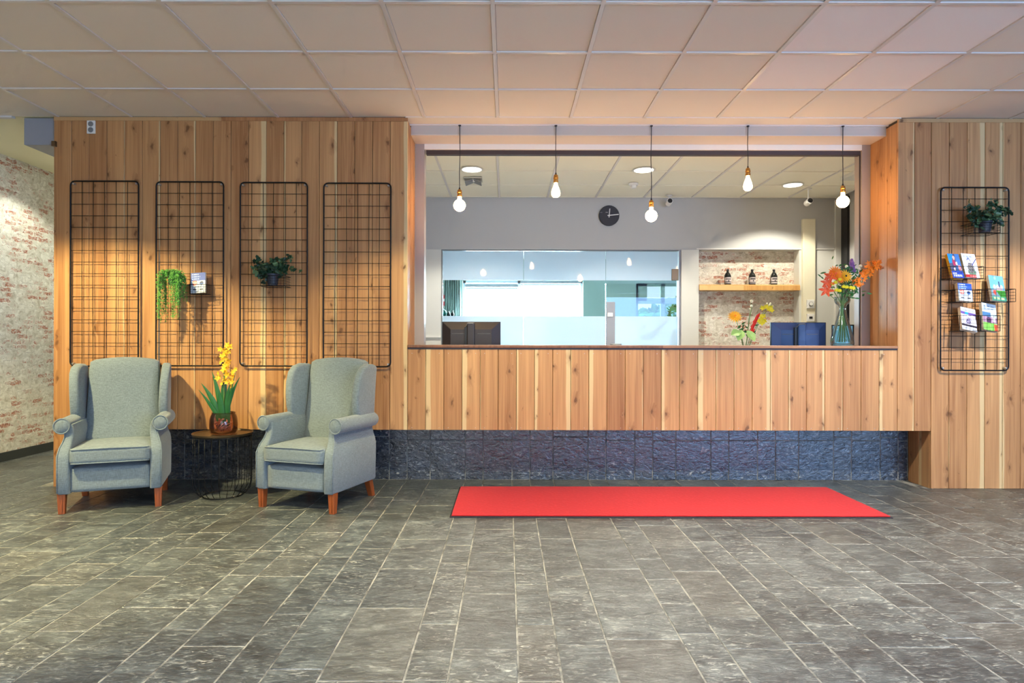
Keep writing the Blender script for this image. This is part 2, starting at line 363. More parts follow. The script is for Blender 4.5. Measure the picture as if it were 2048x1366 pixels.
# ------------------------------------------------------------------ mesh helpers
class MB:
    def __init__(s): s.v = []; s.f = []
    def add(s, vs, fs, mat=None):
        b = len(s.v)
        s.v += [tuple((mat @ Vector(p)) if mat is not None else p) for p in vs]
        s.f += [tuple(i + b for i in q) for q in fs]
        return s
    def box(s, x0, x1, y0, y1, z0, z1, mat=None):
        vs = [(x0, y0, z0), (x1, y0, z0), (x1, y1, z0), (x0, y1, z0), (x0, y0, z1), (x1, y0, z1), (x1, y1, z1), (x0, y1, z1)]
        return s.add(vs, [(0, 3, 2, 1), (4, 5, 6, 7), (0, 1, 5, 4), (1, 2, 6, 5), (2, 3, 7, 6), (3, 0, 4, 7)], mat)
    def tube(s, pts, r, n=6, closed=False, cap=True):
        pts = [Vector(p) for p in pts]; N = len(pts)
        rs = r if isinstance(r, (list, tuple)) else [r] * N
        up = None; rings = []
        for i, p in enumerate(pts):
            if closed: t = pts[(i + 1) % N] - pts[i - 1]
            else: t = pts[min(i + 1, N - 1)] - pts[max(i - 1, 0)]
            t = t.normalized() if t.length > 1e-9 else Vector((0, 0, 1))
            if up is None:
                up = Vector((0, 0, 1)) if abs(t.z) < 0.9 else Vector((1, 0, 0))
            a = t.cross(up)
            if a.length < 1e-6: a = t.cross(Vector((1, 0, 0)))
            a.normalize(); b = a.cross(t).normalized(); up = b
            rings.append([tuple(p + (a * math.cos(2 * math.pi * k / n) + b * math.sin(2 * math.pi * k / n)) * rs[i]) for k in range(n)])
        vs = [q for ring in rings for q in ring]; fs = []
        m = N if closed else N - 1
        for i in range(m):
            j = (i + 1) % N
            for k in range(n):
                l = (k + 1) % n
                fs.append((i * n + k, i * n + l, j * n + l, j * n + k))
        if cap and not closed:
            fs.append(tuple(range(n - 1, -1, -1))); fs.append(tuple((N - 1) * n + k for k in range(n)))
        return s.add(vs, fs)
    def lathe(s, prof, n=20, c=(0, 0, 0), mat=None):
        vs = []; fs = []
        for r, z in prof:
            for k in range(n):
                a = 2 * math.pi * k / n
                vs.append((c[0] + r * math.cos(a), c[1] + r * math.sin(a), c[2] + z))
        for i in range(len(prof) - 1):
            for k in range(n):
                l = (k + 1) % n
                fs.append((i * n + k, i * n + l, (i + 1) * n + l, (i + 1) * n + k))
        if prof[0][0] > 1e-6: fs.append(tuple(range(n - 1, -1, -1)))
        if prof[-1][0] > 1e-6: fs.append(tuple((len(prof) - 1) * n + k for k in range(n)))
        return s.add(vs, fs, mat)
    def ball(s, c, r, n=10, m=6, sc=(1, 1, 1)):
        prof = [(max(1e-5, math.sin(math.pi * i / m)), -math.cos(math.pi * i / m)) for i in range(m + 1)]
        mt = Matrix.Translation(Vector(c)) @ Matrix.Diagonal((r * sc[0], r * sc[1], r * sc[2], 1))
        return s.lathe(prof, n, (0, 0, 0), mt)
    def blade(s, pts, ws, side=None, fold=0.25):
        # a folded leaf: a strip of quads with a raised rim either side of the midrib
        pts = [Vector(p) for p in pts]; vs = []; fs = []
        for i, p in enumerate(pts):
            t = (pts[min(i + 1, len(pts) - 1)] - pts[max(i - 1, 0)]).normalized()
            sd = side if side is not None else t.cross(Vector((0, -1, 0)))
            sd = Vector(sd); sd = (sd - t * sd.dot(t))
            if sd.length < 1e-5: sd = t.cross(Vector((1, 0, 0)))
            sd.normalize(); nn = t.cross(sd)
            w = ws[i]
            vs += [tuple(p - sd * w + nn * w * fold), tuple(p), tuple(p + sd * w + nn * w * fold)]
        for i in range(len(pts) - 1):
            a = i * 3
            fs += [(a, a + 1, a + 4, a + 3), (a + 1, a + 2, a + 5, a + 4)]
        return s.add(vs, fs)
    def leaf(s, c, d, nrm, L, W, lobes=False):
        c = Vector(c); d = Vector(d).normalized(); nrm = Vector(nrm); nrm = nrm - d * nrm.dot(d)
        if nrm.length < 1e-5: nrm = d.cross(Vector((1, 0.2, 0.1)))
        nrm.normalize(); sd = d.cross(nrm)
        if lobes: out = [(0, 0), (-.18, .5), (.22, .95), (.42, .55), (.72, .62), (1.0, 0), (.72, -.62), (.42, -.55), (.22, -.95), (-.18, -.5)]
        else: out = [(0, 0), (.2, .55), (.5, .8), (.8, .45), (1, 0), (.8, -.45), (.5, -.8), (.2, -.55)]
        vs = [tuple(c + d * (a * L) + sd * (b * W * 0.5) + nrm * (abs(b) * W * 0.16)) for a, b in out]
        vs.append(tuple(c + d * (0.5 * L) + nrm * 0.0)); k = len(vs) - 1
        fs = [(i, (i + 1) % k, k) for i in range(k)]
        return s.add(vs, fs)
    def flower(s, c, nrm, r, n=5, pw=0.75, cup=0.25, rot=0.0):
        c = Vector(c); nrm = Vector(nrm).normalized()
        a = nrm.cross(Vector((0.3, 0.1, 1))); a.normalize(); b = nrm.cross(a)
        for i in range(n):
            t = rot + 2 * math.pi * i / n
            d = (a * math.cos(t) + b * math.sin(t) + nrm * cup).normalized()
            s.leaf(c, d, nrm, r, r * pw)
        return s
    def mesh(s, name, smooth=False, bevel=0.0, seg=2, merge=False, sharp=None):
        m = bpy.data.meshes.new(name)
        m.from_pydata(s.v, [], s.f); 
        if bevel or merge:
            bm = bmesh.new(); bm.from_mesh(m)
            if merge: bmesh.ops.remove_doubles(bm, verts=bm.verts, dist=1e-5)
            if bevel:
                bmesh.ops.recalc_face_normals(bm, faces=bm.faces)
                es = [e for e in bm.edges if len(e.link_faces) == 2 and e.calc_face_angle(0) > 0.5]
                bmesh.ops.bevel(bm, geom=es, offset=bevel, segments=seg, affect='EDGES', profile=0.5, clamp_overlap=True)
            bm.to_mesh(m); bm.free()
        if smooth:
            for p in m.polygons: p.use_smooth = True
            if sharp is not None: m.set_sharp_from_angle(angle=R(sharp))
        m.update(); return m
    def build(s, name, mat, parent=None, smooth=False, bevel=0.0, seg=2, loc=None, merge=False, sharp=None):
        o = bpy.data.objects.new(name, s.mesh(name, smooth, bevel, seg, merge, sharp))
        if mat is not None: o.data.materials.append(M[mat] if isinstance(mat, str) else mat)
        COL.objects.link(o)
        if loc is not None: o.location = loc
        if parent is not None: o.parent = parent
        return o
def place(name, mesh, loc, parent=None, rot=None):
    o = bpy.data.objects.new(name, mesh); COL.objects.link(o); o.location = loc
    if rot is not None: o.rotation_euler = rot
    if parent is not None: o.parent = parent
    return o
def tag(o, label=None, cat=None, group=None, kind=None):
    if label: o['label'] = label
    if cat: o['category'] = cat
    if group: o['group'] = group
    if kind: o['kind'] = kind
    return o
RX90 = Matrix.Rotation(R(90), 4, 'X')
def thing(name, loc, label, cat, group=None, rz=0.0):
    o = bpy.data.objects.new(name, None); COL.objects.link(o); o.location = loc; o.rotation_euler = (0, 0, rz)
    o.empty_display_size = 0.05
    return tag(o, label, cat, group)
def struct(name, mb, mat, label=None, **kw):
    o = mb.build(name, mat, **kw); o['kind'] = 'structure'
    if label: o['label'] = label
    return o
def rbox(hx, hy, hz, r, n=8, deform=None):
    # rounded, subdivided box centred at the origin
    mb = MB()
    def grid(ax, sg):
        vs = []; fs = []
        for i in range(n + 1):
            for j in range(n + 1):
                a = math.tan((2 * i / n - 1) * math.pi / 4); b = math.tan((2 * j / n - 1) * math.pi / 4)
                a = (2 * i / n - 1) * 0.4 + a * 0.6; b = (2 * j / n - 1) * 0.4 + b * 0.6
                q = [0, 0, 0]; q[ax] = sg; q[(ax + 1) % 3] = a; q[(ax + 2) % 3] = b
                p = Vector((q[0] * hx, q[1] * hy, q[2] * hz))
                c = Vector((max(-hx + r, min(hx - r, p.x)), max(-hy + r, min(hy - r, p.y)), max(-hz + r, min(hz - r, p.z))))
                d = p - c
                if d.length > 1e-9: p = c + d.normalized() * r
                if deform: p = Vector(deform(p.x, p.y, p.z))
                vs.append(tuple(p))
        for i in range(n):
            for j in range(n):
                k = i * (n + 1) + j
                q = (k, k + n + 1, k + n + 2, k + 1)
                fs.append(q if sg > 0 else q[::-1])
        mb.add(vs, fs)
    for ax in range(3):
        for sg in (-1, 1): grid(ax, sg)
    return mb
def loft(levels, n=5):
    # rounded rectangles (z, x0, x1, y0, y1, r) stacked into one skin
    mb = MB(); rings = []
    for z, x0, x1, y0, y1, r in levels:
        ring = []
        for cx, cy, a0 in ((x1 - r, y1 - r, 0), (x0 + r, y1 - r, 90), (x0 + r, y0 + r, 180), (x1 - r, y0 + r, 270)):
            for k in range(n):
                a = R(a0 + 90 * k / (n - 1)); ring.append((cx + r * math.cos(a), cy + r * math.sin(a), z))
        rings.append(ring)
    m = len(rings[0]); vs = [p for g in rings for p in g]; fs = []
    for i in range(len(rings) - 1):
        for k in range(m):
            l = (k + 1) % m; fs.append((i * m + k, i * m + l, (i + 1) * m + l, (i + 1) * m + k))
    fs.append(tuple(range(m - 1, -1, -1))); fs.append(tuple((len(rings) - 1) * m + k for k in range(m)))
    return mb.add(vs, fs)
def extrude(outline, a0, a1, axis='x'):
    mb = MB(); n = len(outline); vs = []
    for a in (a0, a1):
        for u, w in outline:
            vs.append((a, u, w) if axis == 'x' else ((u, a, w) if axis == 'y' else (u, w, a)))
    fs = [tuple(range(n)), tuple(range(2 * n - 1, n - 1, -1))]
    for i in range(n):
        j = (i + 1) % n; fs.append((i, i + n, j + n, j))
    mb.add(vs, fs); return mb
def printed_sheet(name, w, h, paint, parent, nu=24, nv=32, loc=(0, 0, 0), rot=(0, 0, 0), curve=None):
    # a printed face: one flat sheet of small coloured cells (x across, z up), facing -y
    vs = []; fs = []; cols = []
    for j in range(nv + 1):
        for i in range(nu + 1):
            u = i / nu; v = j / nv
            vs.append(curve(u, v) if curve else ((u - 0.5) * w, 0.0, v * h))
    for j in range(nv):
        for i in range(nu):
            a = j * (nu + 1) + i; fs.append((a, a + 1, a + nu + 2, a + nu + 1)); cols.append(lin(paint((i + .5) / nu, (j + .5) / nv)))
    m = bpy.data.meshes.new(name); m.from_pydata(vs, [], fs)
    at = m.color_attributes.new('print', 'FLOAT_COLOR', 'CORNER')
    k = 0
    for ci, p in enumerate(m.polygons):
        for _ in p.loop_indices: at.data[k].color = cols[ci]; k += 1
    m.materials.append(M['print'])
    return place(name, m, loc, parent, rot)
# ------------------------------------------------------------------ floor
D = 5.25          # front plane of the boarded wall
DP = 5.55         # face of the slate plinth
XL, XR = -3.72, 8.0            # left end of the boarded wall, right end of the lobby
XA, XB = -0.819, 3.194         # reception opening
DJ = 5.65                      # back of the jambs
YB = 8.0                       # office back wall
YF = 12.0                      # far room back wall
floor = struct('floor', MB().box(-5.2, XR + .2, -4.2, YF + .3, -0.16, -0.0018), 'grout', 'dark slate floor laid in long strips of mixed widths')
PAT = [.155, .20, .303, .155, .25]
xs = [-1.022]; k = 0
while xs[-1] < XR: xs.append(xs[-1] + PAT[k % 5]); k += 1
k = 4
while xs[0] > -5.0: xs.insert(0, xs[0] - PAT[k % 5]); k -= 1
cands = []
for i in range(len(xs) - 1):
    x0, x1 = max(xs[i], -5.0), min(xs[i + 1], XR)
    if x1 - x0 < .05: continue
    xc = (x0 + x1) / 2
    ymax = DP if (-3.28 < xc < 3.47) else (8.6 if xc < XL else D + .02)
    rng = random.Random(100 + i)
    y = ymax
    first = True
    while y > -4.0:
        L = rng.choice([.30, .38, .45, .55, .62, .75]) * (0.55 if first else 1.0) if (x1 - x0) < .26 else rng.choice([.38, .5, .62, .8])
        first = False
        y0 = max(-4.0, y - L)
        d = (y + y0) / 2
        vis = 0.0
        if d > 2.0:
            px = CX + xc * F / d
            if -60 < px < 2110: vis = (x1 - x0) * (y - y0) / d ** 3
        cands.append((vis, x0, x1, y0, y)); y = y0
cands.sort(key=lambda c: -c[0])
G = 0.0045
def tile_box(mb, w, l, ox=0, oy=0, dz=0.0):
    c = 0.003; a, b = w / 2 - G / 2, l / 2 - G / 2
    vs = [(-a, -b, -.007), (a, -b, -.007), (a, b, -.007), (-a, b, -.007), (-a, -b, -.0025), (a, -b, -.0025), (a, b, -.0025), (-a, b, -.0025),
          (-a + c, -b + c, 0), (a - c, -b + c, 0), (a - c, b - c, 0), (-a + c, b - c, 0)]
    fs = [(0, 1, 5, 4), (1, 2, 6, 5), (2, 3, 7, 6), (3, 0, 4, 7), (4, 5, 9, 8), (5, 6, 10, 9), (6, 7, 11, 10), (7, 4, 8, 11), (8, 9, 10, 11)]
    mb.add([(x + ox, y + oy, z + (dz if z > -.006 else 0)) for x, y, z in vs], fs)
cache = {}; rest = MB()
for n, (vis, x0, x1, y0, y1) in enumerate(cands):
    w, l = x1 - x0, y1 - y0
    if n < 298 and vis > 0:
        key = (round(w, 3), round(l, 3))
        if key not in cache:
            mb = MB(); tile_box(mb, w, l); cache[key] = mb.mesh('slate_tile'); cache[key].materials.append(M['slate'])
        place('slate_tile', cache[key], ((x0 + x1) / 2, (y0 + y1) / 2, random.uniform(-.0012, .0006)), floor)
    else:
        tile_box(rest, w, l, (x0 + x1) / 2, (y0 + y1) / 2)
r_ = rest.build('slate_tile_field', 'slate_stuff', floor); r_['kind'] = 'stuff'
MB().box(-2.6, 4.6, 5.78, YF, -.0068, .0).build('office_flooring', 'carpet', floor)

# ------------------------------------------------------------------ lobby ceiling
ceiling = struct('ceiling', MB().box(-5.2, XR + .2, -4.2, D - .02, CEIL + .03, CEIL + .16), 'slabm', 'suspended lobby ceiling of beige square tiles in a white grid')
X0T, Y0T, TS = -0.085, 5.27, 0.6
tile_m = MB().box(-.288, .288, -.288, .288, 0.0, .014).mesh('ceiling_tile', bevel=.004, seg=1); tile_m.materials.append(M['ctile'])
tile_n = tile_m.copy(); tile_n.materials.clear(); tile_n.materials.append(M['ctile_new'])
cols = range(-9, 14); rows = range(0, 16)
for c in cols:
    for r in rows:
        x = X0T + c * TS + .3; y = Y0T - r * TS - .3
        if x - .3 < -5.05 or x + .3 > XR + .1 or y < -4.1: continue
        if r > 7 and (c < -6 or c > 9): continue
        new = (c, r) in ((3, 1), (4, 1), (3, 2), (4, 2))
        place('ceiling_tile', tile_n if new else tile_m, (x, y, CEIL + .004), ceiling)
mb = MB().box(-.012, .012, -4.6, 4.6, -.003, .01); gm = mb.mesh('grid_runner'); gm.materials.append(M['cgrid'])
for c in cols:
    x = X0T + c * TS
    if -5.05 < x < XR: place('grid_runner', gm, (x, Y0T - 4.62, CEIL), ceiling)
mb = MB().box(-6.45, 6.45, -.012, .012, -.0032, .0098); gm2 = mb.mesh('grid_cross_bar'); gm2.materials.append(M['cgrid'])
for r in range(1, 16): place('grid_cross_bar', gm2, (1.45, Y0T - r * TS, CEIL + .0002), ceiling)
# strip of ceiling over the reception opening with its edge trim, then the dropped fascia and soffit
struct('trim_1', MB().box(XA - .02, XB + .02, D - .015, 5.41, CEIL - .003, CEIL + .03), 'ctile', 'narrow beige ceiling strip above the reception opening')
struct('trim_2', MB().box(XA - .02, XB + .02, 5.395, 5.412, CEIL - .012, CEIL - .0031), 'cgrid', 'thin white edge strip along the ceiling above the pendant lamps')
# corridor ceiling at the left, plain and yellowish
struct('ceiling_corridor', MB().box(-5.2, XL - .0, D - .0, 9.6, CEIL + .012, CEIL + .12), 'yceil', 'plain yellowish corridor ceiling left of the boarded wall')
struct('trim_3', MB().box(-5.0, XL - .33, D - .02, D + .02, CEIL - .012, CEIL + .011), 'cgrid', 'white edge strip where the corridor ceiling begins')

# ------------------------------------------------------------------ boarded walls
_pm = {}
def plank_mesh(w, h, mat='wood', t=.018):
    key = (round(w, 4), round(h, 4), mat)
    if key not in _pm:
        c = .0030; g = .0015
        o = [(-w / 2 + g, t), (-w / 2 + g, c), (-w / 2 + g + c, 0), (w / 2 - g - c, 0), (w / 2 - g, c), (w / 2 - g, t)]
        mb = extrude(o, -h / 2, h / 2, 'z'); m = mb.mesh('plank'); 
        bm = bmesh.new(); bm.from_mesh(m); bmesh.ops.recalc_face_normals(bm, faces=bm.faces); bm.to_mesh(m); bm.free()
        m.materials.append(M[mat]); _pm[key] = m
    return _pm[key]
def planks(parent, x0, x1, z0f, z1, n, name='plank'):
    w = (x1 - x0) / n
    for i in range(n):
        x = x0 + (i + .5) * w
        z0 = z0f(x) if callable(z0f) else z0f
        place(name, plank_mesh(w, z1 - z0), (x, D, (z0 + z1) / 2), parent)
ZH = Z(860, D)                   # lower edge of the boards over the plinth
XPL, XPR = -3.28, 3.47           # ends of the recess
T = .018
wl = struct('wall_left', MB().box(XL + .001, XA - .012, D + T, DJ, ZH + .02, CEIL + .02).box(XL + .001, XPL - T, D + T, DJ, 0.0, ZH + .02),
            'slabm', 'tall wall of upright orange larch boards behind the armchairs')
planks(wl, XL, XA, lambda x: 0.002 if x < XPL - .02 else ZH, CEIL - .03, 20)
place('top_batten', plank_mesh(XA - XL, .03, 'wood_trim'), ((XL + XA) / 2, D - .006, CEIL - .016), wl)
jp = (DJ - D - T) / 3
for i in range(3): place('plank', plank_mesh(jp, CEIL - .03 - 1.16), (XA, D + T + (i + .5) * jp, (CEIL - .03 + 1.16) / 2), wl, (0, 0, R(90)))
for i in range(2): place('plank', plank_mesh((DP - D - T) / 2, ZH), (XPL, D + T + (i + .5) * (DP - D - T) / 2, ZH / 2 - .001), wl, (0, 0, R(90)))
for i in range(3): place('plank', plank_mesh(jp, CEIL - .002), (XL, D + T + (i + .5) * jp, CEIL / 2), wl, (0, 0, R(-90)))
wr = struct('wall_right', MB().box(XB + .012, XPR + .05, D + T, DJ, ZH + .02, CEIL + .02).box(XPR + T, XR, D + T, DJ, 0.0, CEIL + .02),
            'slabm', 'wall of upright pinkish larch boards right of the reception')
nr = 33; wR = .1465
planks(wr, XB, XPR, ZH, CEIL - .03, 2)
planks(wr, XPR, XPR + 30 * wR, 0.002, CEIL - .03, 30)
place('top_batten', plank_mesh(XR - XB, .03, 'wood_trim'), ((XR + XB) / 2, D - .006, CEIL - .016), wr)
for i in range(3): place('plank', plank_mesh(jp, CEIL - .03 - 1.16), (XB, D + T + (i + .5) * jp, (CEIL - .03 + 1.16) / 2), wr, (0, 0, R(-90)))
for i in range(2): place('plank', plank_mesh((DP - D - T) / 2, ZH), (XPR, D + T + (i + .5) * (DP - D - T) / 2, ZH / 2 - .001), wr, (0, 0, R(-90)))

# slate plinth set back under the boards
bp = struct('baseboard_front', MB().box(XPL - .0, XPR + .0, DP + .0022, DP + .1, 0.0, ZH + .04), 'grout', 'dark slate plinth set back beneath the boards and the counter')
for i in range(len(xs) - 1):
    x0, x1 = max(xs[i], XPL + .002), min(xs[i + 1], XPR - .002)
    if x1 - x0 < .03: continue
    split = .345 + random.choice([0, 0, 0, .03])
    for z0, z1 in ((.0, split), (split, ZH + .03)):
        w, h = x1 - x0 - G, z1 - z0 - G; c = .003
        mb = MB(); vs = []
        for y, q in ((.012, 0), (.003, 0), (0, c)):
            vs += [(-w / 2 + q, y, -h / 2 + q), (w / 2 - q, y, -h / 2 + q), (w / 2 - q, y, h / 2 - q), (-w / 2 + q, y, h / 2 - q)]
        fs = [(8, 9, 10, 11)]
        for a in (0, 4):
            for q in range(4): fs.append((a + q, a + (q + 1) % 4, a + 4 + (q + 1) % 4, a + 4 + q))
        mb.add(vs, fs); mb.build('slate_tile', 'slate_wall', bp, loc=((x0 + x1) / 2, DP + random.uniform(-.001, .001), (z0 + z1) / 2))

# reception counter
ctr = thing('reception_counter', (1.19, D, ZH), 'long reception counter fronted with upright larch boards and a brown top', 'counter')
MB().box(XA - 1.19 + .0, XB - 1.19, T, .36, .02, 1.135 - ZH).build('carcass', 'slabm', ctr)
nC = 27; wC = (XB - XA) / nC
for i in range(nC):
    place('plank', plank_mesh(wC, 1.143 - ZH), (XA - 1.19 + (i + .5) * wC, 0, (1.143 - ZH) / 2), ctr)
MB().box(XA - 1.19 + .002, XB - 1.19 - .002, -.018, .50, 1.146 - ZH, 1.168 - ZH).build('worktop', 'top_wood', ctr, bevel=.004)
MB().box(XA - 1.19 + .002, XB - 1.19 - .002, -.006, .3, 1.135 - ZH, 1.146 - ZH).build('dark_batten', 'dark_rail', ctr)  # dark strip between the boards and the worktop

nl = MB().lathe([(.003, 0), (.003, .0012), (.0015, .002)], 8, mat=RX90).mesh('nail'); nl.materials.append(M['steel'])
for i in range(nC):
    for zz in (.018, 1.10 - ZH): place('nail', nl, (XA - 1.19 + (i + .25 + .5 * (i % 2)) * wC, -.0003, zz), ctr)
# soffit and frame of the reception opening
struct('trim_4', MB().box(XA + .001, XB - .001, 5.412, DJ, 2.945, CEIL + .02), 'fascia', 'glossy pale fascia box dropped over the reception opening')
struct('trim_5', MB().box(XA + .001, XB - .001, 5.4125, DJ - .002, 2.938, 2.945), 'soffit', 'cream soffit panel over the reception opening')
fr = struct('window_1', MB().box(XA + .001, X(848, DJ), DJ, DJ + .12, 0.9, 2.96), 'frame_grey', 'grey framed reception opening with a dark top rail')
MB().box(X(1723, DJ), XB + .03, DJ, DJ + .12, 0.9, 2.96).build('jamb', 'frame_grey', fr)
MB().box(X(848, DJ), X(1723, DJ), DJ, DJ + .12, Z(299, DJ), 2.96).build('header', 'paint_white', fr)
MB().box(X(851, DJ), X(1723, DJ), DJ + .02, DJ + .07, Z(307.5, DJ), Z(299, DJ)).build('top_rail', 'dark_rail', fr)
MB().box(X(1721, DJ), X(1723, DJ), DJ + .02, DJ + .03, 1.168, Z(307.5, DJ)).build('side_rail', 'dark_rail', fr)

# ------------------------------------------------------------------ lobby shell out of frame, corridor
struct('wall_corridor', MB().box(-5.2, -5.0, -4.2, 9.6, 0, CEIL + .15), 'brick', 'wall papered with worn white brick at the far left')
struct('baseboard_corridor', MB().box(-5.0, -4.985, -4.0, 9.4, 0, .09), 'baseboard', 'dark skirting along the brick papered wall')
struct('wall_corridor_end', MB().box(-5.2, XL, 9.4, 9.6, 0, CEIL + .1), 'paint_white')
struct('wall_corridor_side', MB().box(XL + .001, XL + .2, DJ + .001, 9.4, 0, CEIL + .1), 'paint_white')
struct('wall_side', MB().box(XR, XR + .2, -4.2, DJ, 0, CEIL + .1), 'paint_white')
wf = MB()
for a, b in ((-5.2, -2.4), (1.2, 3.0), (7.8, XR + .2)): wf.box(a, b, -4.2, -4.0, 0, CEIL + .1)
wf.box(-2.4, 1.2, -4.2, -4.0, 2.6, CEIL + .1).box(3.0, 7.8, -4.2, -4.0, 2.75, CEIL + .1).box(3.0, 7.8, -4.2, -4.0, 0, .3)
struct('wall_entrance', wf, 'paint_white')

duct = thing('duct_casing', (X(75, 5.27), 5.27, Z(290, 5.27)), 'grey boxed duct under the ceiling left of the boarded wall', 'duct')
dx0, dx1 = X(43, 5.27) - duct.location.x, XL - .002 - duct.location.x
MB().box(dx0, dx1, 0.03, 3.9, 0, CEIL + .008 - duct.location.z).build('casing', 'duct', duct, bevel=.004)
MB().box(dx0, dx1, .022, .0299, 0, CEIL - duct.location.z + .005).build('end_cap', 'duct', duct, bevel=.003)
MB().box(dx1 + .0, dx1 + .03, -.045, -.01, -.03, .012).build('bracket', 'bronze', duct)

# ------------------------------------------------------------------ back office
OC = 3.0
XO0, XO1 = -1.75, 4.16
oc = struct('ceiling_office', MB().box(XO0, XO1 + .6, DJ + .12, YB + .3, OC + .03, OC + .15), 'slabm', 'pale tiled ceiling of the office behind the counter')
ot = MB().box(-.29, .29, -.29, .29, 0, .014).mesh('ceiling_tile', bevel=.004, seg=1); ot.materials.append(M['octile'])
for c in range(-2, 8):
    for r in range(0, 4):
        x = -.105 + c * .6 + .3; y = YB - .2 - r * .6
        if x - .3 < XO0 or x > XO1: continue
        place('ceiling_tile', ot, (x, y - .3 + .18, OC + .004), oc)
g1 = MB().box(-.011, .011, -1.15, 1.15, -.003, .01).mesh('grid_runner'); g1.materials.append(M['cgrid'])
for c in range(-2, 8): place('grid_runner', g1, (-.105 + c * .6, 6.88, OC), oc)
g2 = MB().box(-2.9, 2.9, -.009, .009, -.0016, .0098).mesh('grid_cross_bar'); g2.materials.append(M['octile'])
for r in range(0, 4): place('grid_cross_bar', g2, (1.2, YB - .02 - r * .6, OC + .0002), oc)
GX0, GX1, GX2, GX3 = X(882, YB), X(1047, YB), X(1212, YB), X(1362, YB)
GZ = Z(499, YB)
NX0, NX1 = X(1397, YB), X(1598, YB)
wb = struct('wall_back', MB().box(XO0, XO1, YB, YB + .1, GZ, OC + .1), 'paint_grey', 'grey rear office wall with a clock above the glass partition')
MB().box(XO0, GX0, YB, YB + .1, 0, GZ).build('pier', 'paint_pale', wb)
MB().box(GX3, NX0, YB - .01, YB + .22, 0, GZ).build('pier', 'paint_pale', wb)
MB().box(NX1, XO1, YB, YB + .22, 0, GZ).build('pier', 'paint_pale', wb)
MB().box(NX0, NX1, YB + .15, YB + .22, 0, GZ).build('niche_back', 'brick', wb)
MB().box(NX0, NX1, YB + .101, YB + .15, GZ, GZ + .02).build('niche_lintel', 'paint_pale', wb)
MB().box(NX0 - .03, XO1 - .02, YB - .012, YB - .0002, Z(498, YB) , Z(496, YB)).build('picture_rail', 'paint_white', wb)
MB().box(XO0 + .3, GX0, YB - .03, YB - .0002, Z(672, YB) - .02, Z(672, YB)).build('dado_ledge', 'paint_white', wb)
struct('wall_office_side', MB().box(XO1, XO1 + .15, DJ + .12, YB + .22, 0, OC + .1), 'paint_grey', 'grey side wall at the right end of the office')
struct('trim_6', MB().box(XO1 - .085, XO1 - .001, YB - .04, YB - .0003, 0.0, Z(400, YB)), 'paint_pale', 'pale upright strip in the office corner')
struct('trim_7', MB().box(XO1 - .03, XO1 - .0002, YB - .20, YB - .06, 0.0, Z(398, YB)), 'blackplastic', 'black upright strip in the office corner')
struct('trim_8', MB().box(X(1680, 7.0), XO1 - .001, 6.1, 7.0, Z(360, 7.0), OC + .001), 'paint_white', 'white bulkhead under the office ceiling at the right')
struct('wall_office_end', MB().box(XO0 - .15, XO0, DJ + .12, YB + .1, 0, OC + .1), 'paint_grey')
tr = thing('cable_trunking', (X(1614, YB), YB, 0), 'cream upright cable trunking beside the brick niche', 'trunking')
MB().box(X(1602, YB) - tr.location.x, X(1627, YB) - tr.location.x, -.05, -.0005, 0, Z(438, YB)).build('casing', 'cream', tr, bevel=.004)
MB().box(X(1602, YB) - tr.location.x + .012, X(1627, YB) - tr.location.x - .012, -.053, -.0502, 0, Z(440, YB)).build('cover', 'cream', tr)
for y0, y1, nm, lab in ((599, 616, 'thermostat', 'white round-dial thermostat on the cream trunking'), (627, 642, 'wall_switch', 'small white switch plate below the thermostat')):
    q = thing(nm, (X(1616, YB), YB - .0535, Z(y1, YB)), lab, 'thermostat' if nm == 'thermostat' else 'switch')
    h = Z(y0, YB) - Z(y1, YB)
    MB().box(-.047, .047, -.02, 0, 0, h).build('plate', 'white', q, bevel=.005)
    if nm == 'thermostat':
        MB().lathe([(.028, 0), (.028, .008), (.024, .012)], 20, mat=Matrix.Translation((0, -.0202, h / 2)) @ Matrix.Rotation(R(90), 4, 'X')).build('dial', 'grey', q)
        MB().lathe([(.022, 0), (.02, .004)], 20, mat=Matrix.Translation((0, -.0325, h / 2)) @ Matrix.Rotation(R(90), 4, 'X')).build('dial_cap', 'white', q)
    else: MB().box(-.02, .02, -.026, -.0202, h * .35, h * .65).build('rocker', 'blackplastic', q, bevel=.002)

# shelf in the niche and bottles
sh = thing('niche_shelf', ((NX0 + NX1) / 2, YB, Z(580, YB)), 'thick oak shelf across the brick niche', 'shelf')
MB().box(NX0 - sh.location.x + .002, NX1 - sh.location.x - .002, -.03, .149, 0, Z(568.5, YB) - sh.location.z).build('board', 'shelf_wood', sh, bevel=.003)
MB().box(NX0 - sh.location.x + .002, NX1 - sh.location.x - .002, -.036, -.0301, .0, Z(570.5, YB) - sh.location.z).build('front_edge', 'shelf_wood', sh, bevel=.001)
zs = Z(568.5, YB)
def label_paint(seed):
    rg = random.Random(seed); dark = [rg.uniform(.15, .3), rg.uniform(.6, .72)]
    def f(u, v):
        if v < .05 or v > .95: return (60, 58, 58)
        if abs(v - dark[0]) < .06: return (70, 62, 64)
        if abs(v - dark[1]) < .09 and .15 < u < .85: return (54, 50, 54)
        if .3 < v < .55 and abs(u - .5) < .07: return (90, 80, 84)
        return (206, 196, 196)
    return f
